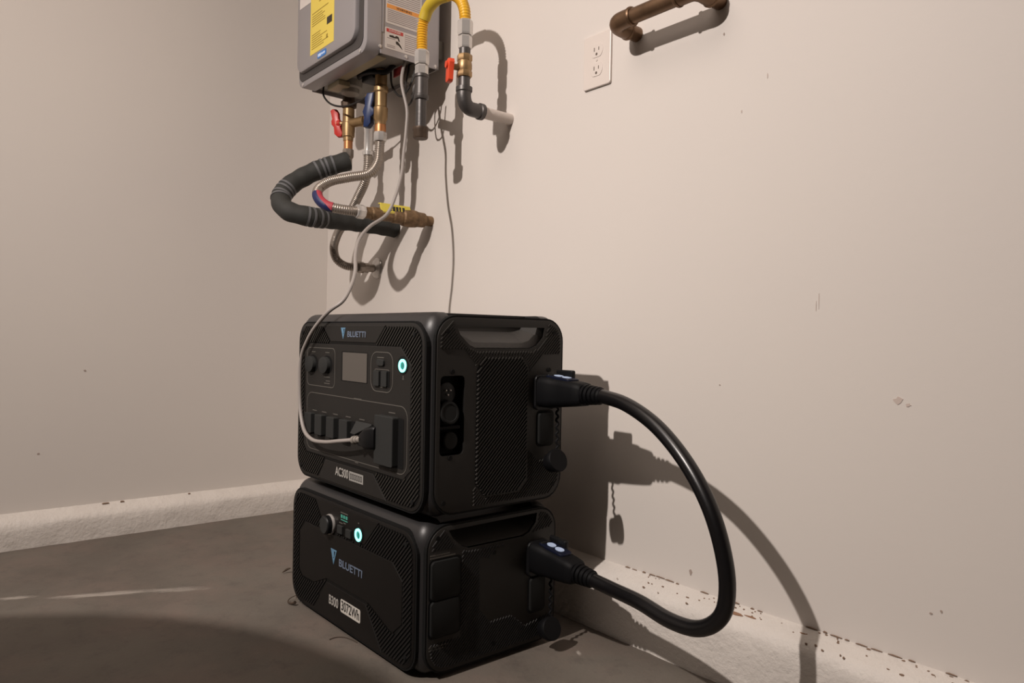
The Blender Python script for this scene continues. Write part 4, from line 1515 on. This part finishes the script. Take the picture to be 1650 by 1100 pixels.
cv = thing('cold_water_valve', 'stout brass valve body right of the blue handle with a copper ring', 'valve', (0.617, -0.15, 1.10))
VO = (0.617, -0.15, 1.10)
X2 = 0.617
bm = BM()
lathe(bm, [(0, 0.0150), (0.010, 0.0155), (0.014, 0.0185), (0.044, 0.0195), (0.048, 0.0160), (0.084, 0.0165), (0.088, 0.0195), (0.100, 0.0195), (0.104, 0.0160), (0.145, 0.0165)], (X2, -0.15, 1.146), (0, 0, 1), 20)
lathe(bm, [(0, 0.0120), (0.036, 0.0120)], (X2, -0.15, 1.232), (-0.85, -0.2, -0.1), 16)
shift(obj('valve_body', bm, M_BRASS, cv, True, 35), VO)
bm = BM()
lathe(bm, [(0, 0.0150), (0.014, 0.0155), (0.024, 0.0140)], (X2, -0.15, 1.124), (0, 0, 1), 20)
shift(obj('copper_ring', bm, M_COPPER, cv, True, label='bright copper ring'), VO)
bm = BM()
hexnut(bm, (X2, -0.15, 1.102), (0, 0, 1), 0.024, 0.0180, 8)
shift(obj('hose_nut', bm, M_STEEL, cv, True, 30), VO)

# ------------------------------------------------------------------ hoses to the wall
h1 = thing('water_hose', 'stainless water hose curving down to the chrome wall flange', 'hose', (0.40, -0.10, 0.79))
H1 = (0.40, -0.10, 0.79)
shift(corrugated('hose', [(0.553, -0.15, 1.084), (0.553, -0.15, 1.050), (0.541, -0.15, 1.011), (0.495, -0.15, 0.966), (0.440, -0.15, 0.920), (0.368, -0.146, 0.878), (0.330, -0.138, 0.840), (0.318, -0.122, 0.810), (0.326, -0.098, 0.793), (0.334, -0.075, 0.790), (0.340, -0.060, 0.790)], 0.0118, 0.0011, 0.0052, M_STAIN, h1, 16), H1)
bm = BM()
hexnut(bm, (0.341, -0.064, 0.790), (0.06, 1, 0), 0.020, 0.0175, 8)
lathe(bm, [(0, 0.0145), (0.016, 0.0150), (0.018, 0.0120), (0.050, 0.0120)], (0.342, -0.046, 0.790), (0.06, 1, 0), 18)
shift(obj('hose_nut', bm, M_STAIN, h1, True, 30), H1)
bm = BM()
lathe(bm, [(0, 0.0330), (0.003, 0.0325), (0.007, 0.0270), (0.010, 0.0170), (0.0125, 0.0140)], (0.346, 0.0, 0.7910), (0, -1, 0), 28)
shift(obj('escutcheon', bm, M_STEEL, h1, True, 60, 'round chrome wall flange'), H1)

h2 = thing('water_hose', 'stainless water hose looping forward with blue and red tape to the yellow lever valve', 'hose', (0.65, -0.25, 0.90))
H2 = (0.65, -0.25, 0.90)
cp2 = [(0.617, -0.150, 1.104), (0.614, -0.150, 1.080), (0.615, -0.155, 1.045), (0.609, -0.175, 1.015), (0.588, -0.225, 0.999), (0.571, -0.270, 0.984), (0.571, -0.301, 0.960), (0.593, -0.312, 0.933), (0.616, -0.301, 0.912), (0.632, -0.276, 0.905), (0.640, -0.252, 0.903), (0.643, -0.230, 0.903)]
shift(corrugated('hose', cp2, 0.0123, 0.0008, 0.0052, M_STAIN, h2, 16), H2)
pth = spline(cp2, 0.0052 / 4)
tape = [q for q in pth if q.y < -0.285 and q.z < 0.945]


def half_sleeve(name, path, r, a0, a1, m, parent):
    bm = BM()
    n = 8
    rows = []
    for i in range(0, len(path), 3):
        t = (path[min(len(path) - 1, i + 1)] - path[max(0, i - 1)]).normalized()
        side_ = Vector((0.641, 0.768, 0))
        e1 = (side_ - t * side_.dot(t)).normalized()
        e2 = t.cross(e1)
        rows.append([bm.verts.new(path[i] + (e1 * math.cos(a0 + (a1 - a0) * k / n) + e2 * math.sin(a0 + (a1 - a0) * k / n)) * r) for k in range(n + 1)])
    for a, b in zip(rows, rows[1:]):
        for k in range(n):
            bm.faces.new((a[k], a[k + 1], b[k + 1], b[k]))
    return shift(obj(name, bm, m, parent, True), H2)


half_sleeve('blue_tape', tape, 0.0134, pi * 0.5, pi * 1.5, mat('blue_tape', (0.012, 0.018, 0.085), 0.5), h2)
half_sleeve('red_tape', tape, 0.0134, -pi * 0.5, pi * 0.5, mat('red_tape', (0.42, 0.05, 0.07), 0.5), h2)
bm = BM()
hexnut(bm, (0.646, -0.232, 0.9025), (0, 1, 0), 0.022, 0.0185, 8)
shift(obj('hose_nut', bm, M_STEEL, h2, True, 30), H2)

wv = thing('wall_valve', 'tarnished brass wall valve with a flat yellow lever', 'valve', (0.643, 0.0, 0.903))
WV = (0.643, 0.0, 0.903)
bm = BM()
lathe(bm, [(0, 0.0140), (0.024, 0.0140), (0.026, 0.0200), (0.046, 0.0205), (0.050, 0.0225), (0.070, 0.0245), (0.092, 0.0225), (0.096, 0.0185), (0.122, 0.0185), (0.126, 0.0160), (0.160, 0.0160), (0.164, 0.0175), (0.186, 0.0175), (0.190, 0.0150), (0.208, 0.0150)], (0.643, 0.0, 0.903), (0, -1, 0), 14)
lathe(bm, [(0, 0.007), (0.024, 0.007)], (0.643, -0.080, 0.903), (0, 0, 1), 12)
shift(obj('valve_body', bm, M_BRASSD, wv, True, 30), WV)
bm = BM()
prism(bm, rrb(-0.166, -0.0125, -0.074, 0.0125, 0.004, 3), lambda a, b, d: Vector((0.652 + d - b * 0.25, a, 0.9195 + b)), 0.0, 0.003, 0.0006)
prism(bm, rrb(-0.166, -0.010, -0.074, 0.002, 0.003, 3), lambda a, b, d: Vector((0.6485 + b, a, 0.9305 + d)), 0.0, 0.0025, 0.0004)
yh = shift(obj('lever_handle', bm, M_YHAND, wv, label='flat yellow lever'), WV)
bm = BM()
rnd = random.Random(5)
for i in range(6):
    b_ = -0.140 + i * 0.0100
    k_ = 0.0085 if i in (0, 5) else 0.0130
    prism(bm, [(b_, -0.0055), (b_ + rnd.uniform(0.004, 0.008), -0.0055), (b_ + rnd.uniform(0.004, 0.008), -0.0055 + k_), (b_, -0.0055 + k_)], lambda a, b, d: Vector((0.655 + d - b * 0.25, a, 0.9195 + b)), -0.0006, 0.0006)
shift(obj('lever_print', bm, M_LBLK, yh), WV)['kind'] = 'stuff'

fp_ = thing('insulated_pipe', 'pipe in thick black foam looping out from the hot valve back to the wall', 'pipe', (0.45, -0.15, 0.90))
FO = (0.45, -0.15, 0.90)
fpts = [(0.437, -0.150, 1.081), (0.430, -0.172, 1.072), (0.411, -0.215, 1.054), (0.394, -0.262, 1.026), (0.390, -0.305, 0.992), (0.402, -0.333, 0.952), (0.444, -0.330, 0.916), (0.470, -0.285, 0.903), (0.456, -0.210, 0.905), (0.449, -0.115, 0.907), (0.454, -0.060, 0.905), (0.454, -0.004, 0.902)]
fpath = spline(fpts, 0.006)
bm = BM()
sweep(bm, fpath, lambda i, c: 0.0265 + 0.0008 * math.sin(i * 0.9), 20)
shift(obj('foam_sleeve', bm, M_FOAM, fp_, True), FO)
L = len(fpath)
for f0 in (0.070, 0.300, 0.545):
    for j in range(4):
        i0 = int((f0 + j * 0.024) * L)
        bm = BM()
        seg = [fpath[i0], fpath[i0 + 1]]
        sweep(bm, seg, 0.0279, 20)
        shift(obj('tape_stripe', bm, M_FOAMT, fp_, True), FO)

# ------------------------------------------------------------------ outlet
ot = thing('wall_outlet', 'white duplex power outlet on the right wall under the copper pipe', 'outlet', (1.271, 0, 1.172))
OO = (1.271, 0, 1.172)


def of(a, b, d):
    return Vector((1.271 + a, -d, 1.1735 + b))


bm = BM()
prism(bm, rr(0, 0, 0.078, 0.1125, 0.005, 4), of, -0.001, 0.0058, 0.0016)
shift(obj('cover_plate', bm, M_PLATE, ot), OO)
for b_ in (0.0205, -0.0190):
    bm = BM()
    c = []
    for k in range(28):
        a = 2 * pi * k / 28
        c.append((0.0172 * math.cos(a), b_ + max(-0.0142, min(0.0142, 0.0172 * math.sin(a)))))
    prism(bm, c, of, 0.004, 0.0068, 0.0004)
    rc = shift(obj('receptacle', bm, M_PLATE, ot), OO)
    bm = BM()
    for a_, w_, h_ in ((-0.0064, 0.0022, 0.0085), (0.0064, 0.0020, 0.0070)):
        prism(bm, rr(a_, b_ + 0.003, w_, h_, 0.0004, 1), of, 0.005, 0.0070)
    prism(bm, [(0.0028 * math.cos(2 * pi * k / 14), b_ - 0.0075 + 0.0030 * math.sin(2 * pi * k / 14)) for k in range(14)], of, 0.005, 0.0070)
    shift(obj('slots', bm, M_SLOT, rc), OO)
bm = BM()
lathe(bm, [(0, 0.0030), (0.0010, 0.0026)], of(0, 0.0007, 0.0060), (0, -1, 0), 12)
shift(obj('plate_screw', bm, M_PLATE, ot, True), OO)

# ------------------------------------------------------------------ copper pipe
cpz = thing('copper_pipe', 'aged copper pipe run with elbows turning into the upper right wall', 'pipe', (1.48, 0, 1.198))
KO = (1.48, 0, 1.198)
PZ = 1.200
bm = BM()
lathe(bm, [(0, 0.0146), (0.165, 0.0146)], (1.392, -0.066, PZ), (1, 0, -0.004), 22)
shift(obj('pipe', bm, M_COPOLD, cpz, True), KO)
for (xa, sgn) in ((1.380, 1), (1.566, -1)):
    bm = BM()
    sweep(bm, spline([(xa + sgn * 0.040, -0.066, PZ), (xa + sgn * 0.018, -0.066, PZ), (xa + sgn * 0.005, -0.0655, PZ - 0.001), (xa - sgn * 0.003, -0.056, PZ - 0.002), (xa - sgn * 0.004, -0.040, PZ - 0.003), (xa - sgn * 0.004, -0.026, PZ - 0.003)], 0.004), 0.0170, 20)
    lathe(bm, [(0, 0.0182), (0.004, 0.0188), (0.007, 0.0172)], (xa + sgn * 0.036, -0.066, PZ), (sgn, 0, 0), 20)
    lathe(bm, [(0, 0.0172), (0.003, 0.0186), (0.007, 0.0180)], (xa - sgn * 0.004, -0.032, PZ - 0.003), (0, 1, 0), 20)
    shift(obj('elbow', bm, M_COPOLD, cpz, True, 45), KO)
    bm = BM()
    lathe(bm, [(0, 0.0146), (0.032, 0.0146)], (xa - sgn * 0.004, -0.030, PZ - 0.003), (0, 1, 0), 20)
    shift(obj('wall_stub', bm, M_COPOLD, cpz, True), KO)

# ------------------------------------------------------------------ bits on the floor
bm = BM()
sweep(bm, spline([(0.842, -0.462, 0.012), (0.826, -0.456, 0.012), (0.820, -0.468, 0.006), (0.830, -0.476, 0.003), (0.846, -0.473, 0.004), (0.854, -0.470, 0.008)], 0.003), lambda i, c: 0.0008 + 0.0034 * (i / c) ** 3, 7)
o = obj('dry_leaf', bm, M_LEAF, None, True)
o['label'] = 'curled dark leaf scrap on the concrete at the battery front corner'
o['category'] = 'leaf'
bm = BM()
sweep(bm, spline([(0.634, -0.408, 0.003), (0.6345, -0.402, 0.006), (0.637, -0.397, 0.010), (0.644, -0.392, 0.013)], 0.003), lambda i, c: 0.0028 * math.sin(pi * (0.08 + 0.84 * i / c)), 7)
o = obj('dry_leaf', bm, M_LEAF, None, True)
o['label'] = 'small brown leaf scrap lying on the concrete left of the battery'
o['category'] = 'leaf'
bm = BM()
sweep(bm, spline([(1.060, -0.490, 0.0012), (1.058, -0.476, 0.0012), (1.066, -0.464, 0.0012), (1.086, -0.457, 0.0012), (1.105, -0.455, 0.0012)], 0.004), 0.0007, 6)
o = obj('thread', bm, M_LEAF, None, True)
o['label'] = 'thin dark thread lying on the concrete under the battery front'
o['category'] = 'thread'

# ------------------------------------------------------------------ unseen round blocker left of the view, added to cast the floor shadow
tb = thing('shadow_blocker', 'round table-shaped blocker, added outside the left of the frame to cast the floor shadow', 'shadow blocker', (1.43, -1.80, 0))
bm = BM()
lathe(bm, [(0, 0.435), (0.004, 0.445), (0.026, 0.445), (0.030, 0.435)], (0, 0, 1.02), (0, 0, 1), 64)
obj('blocker_disc', bm, M_WOOD, tb, True, 30)
bm = BM()
lathe(bm, [(0, 0.20), (0.012, 0.20), (0.030, 0.05), (0.05, 0.032), (1.0, 0.032), (1.02, 0.09)], (0, 0, 0), (0, 0, 1), 32)
obj('post', bm, M_IRON, tb, True, 30)
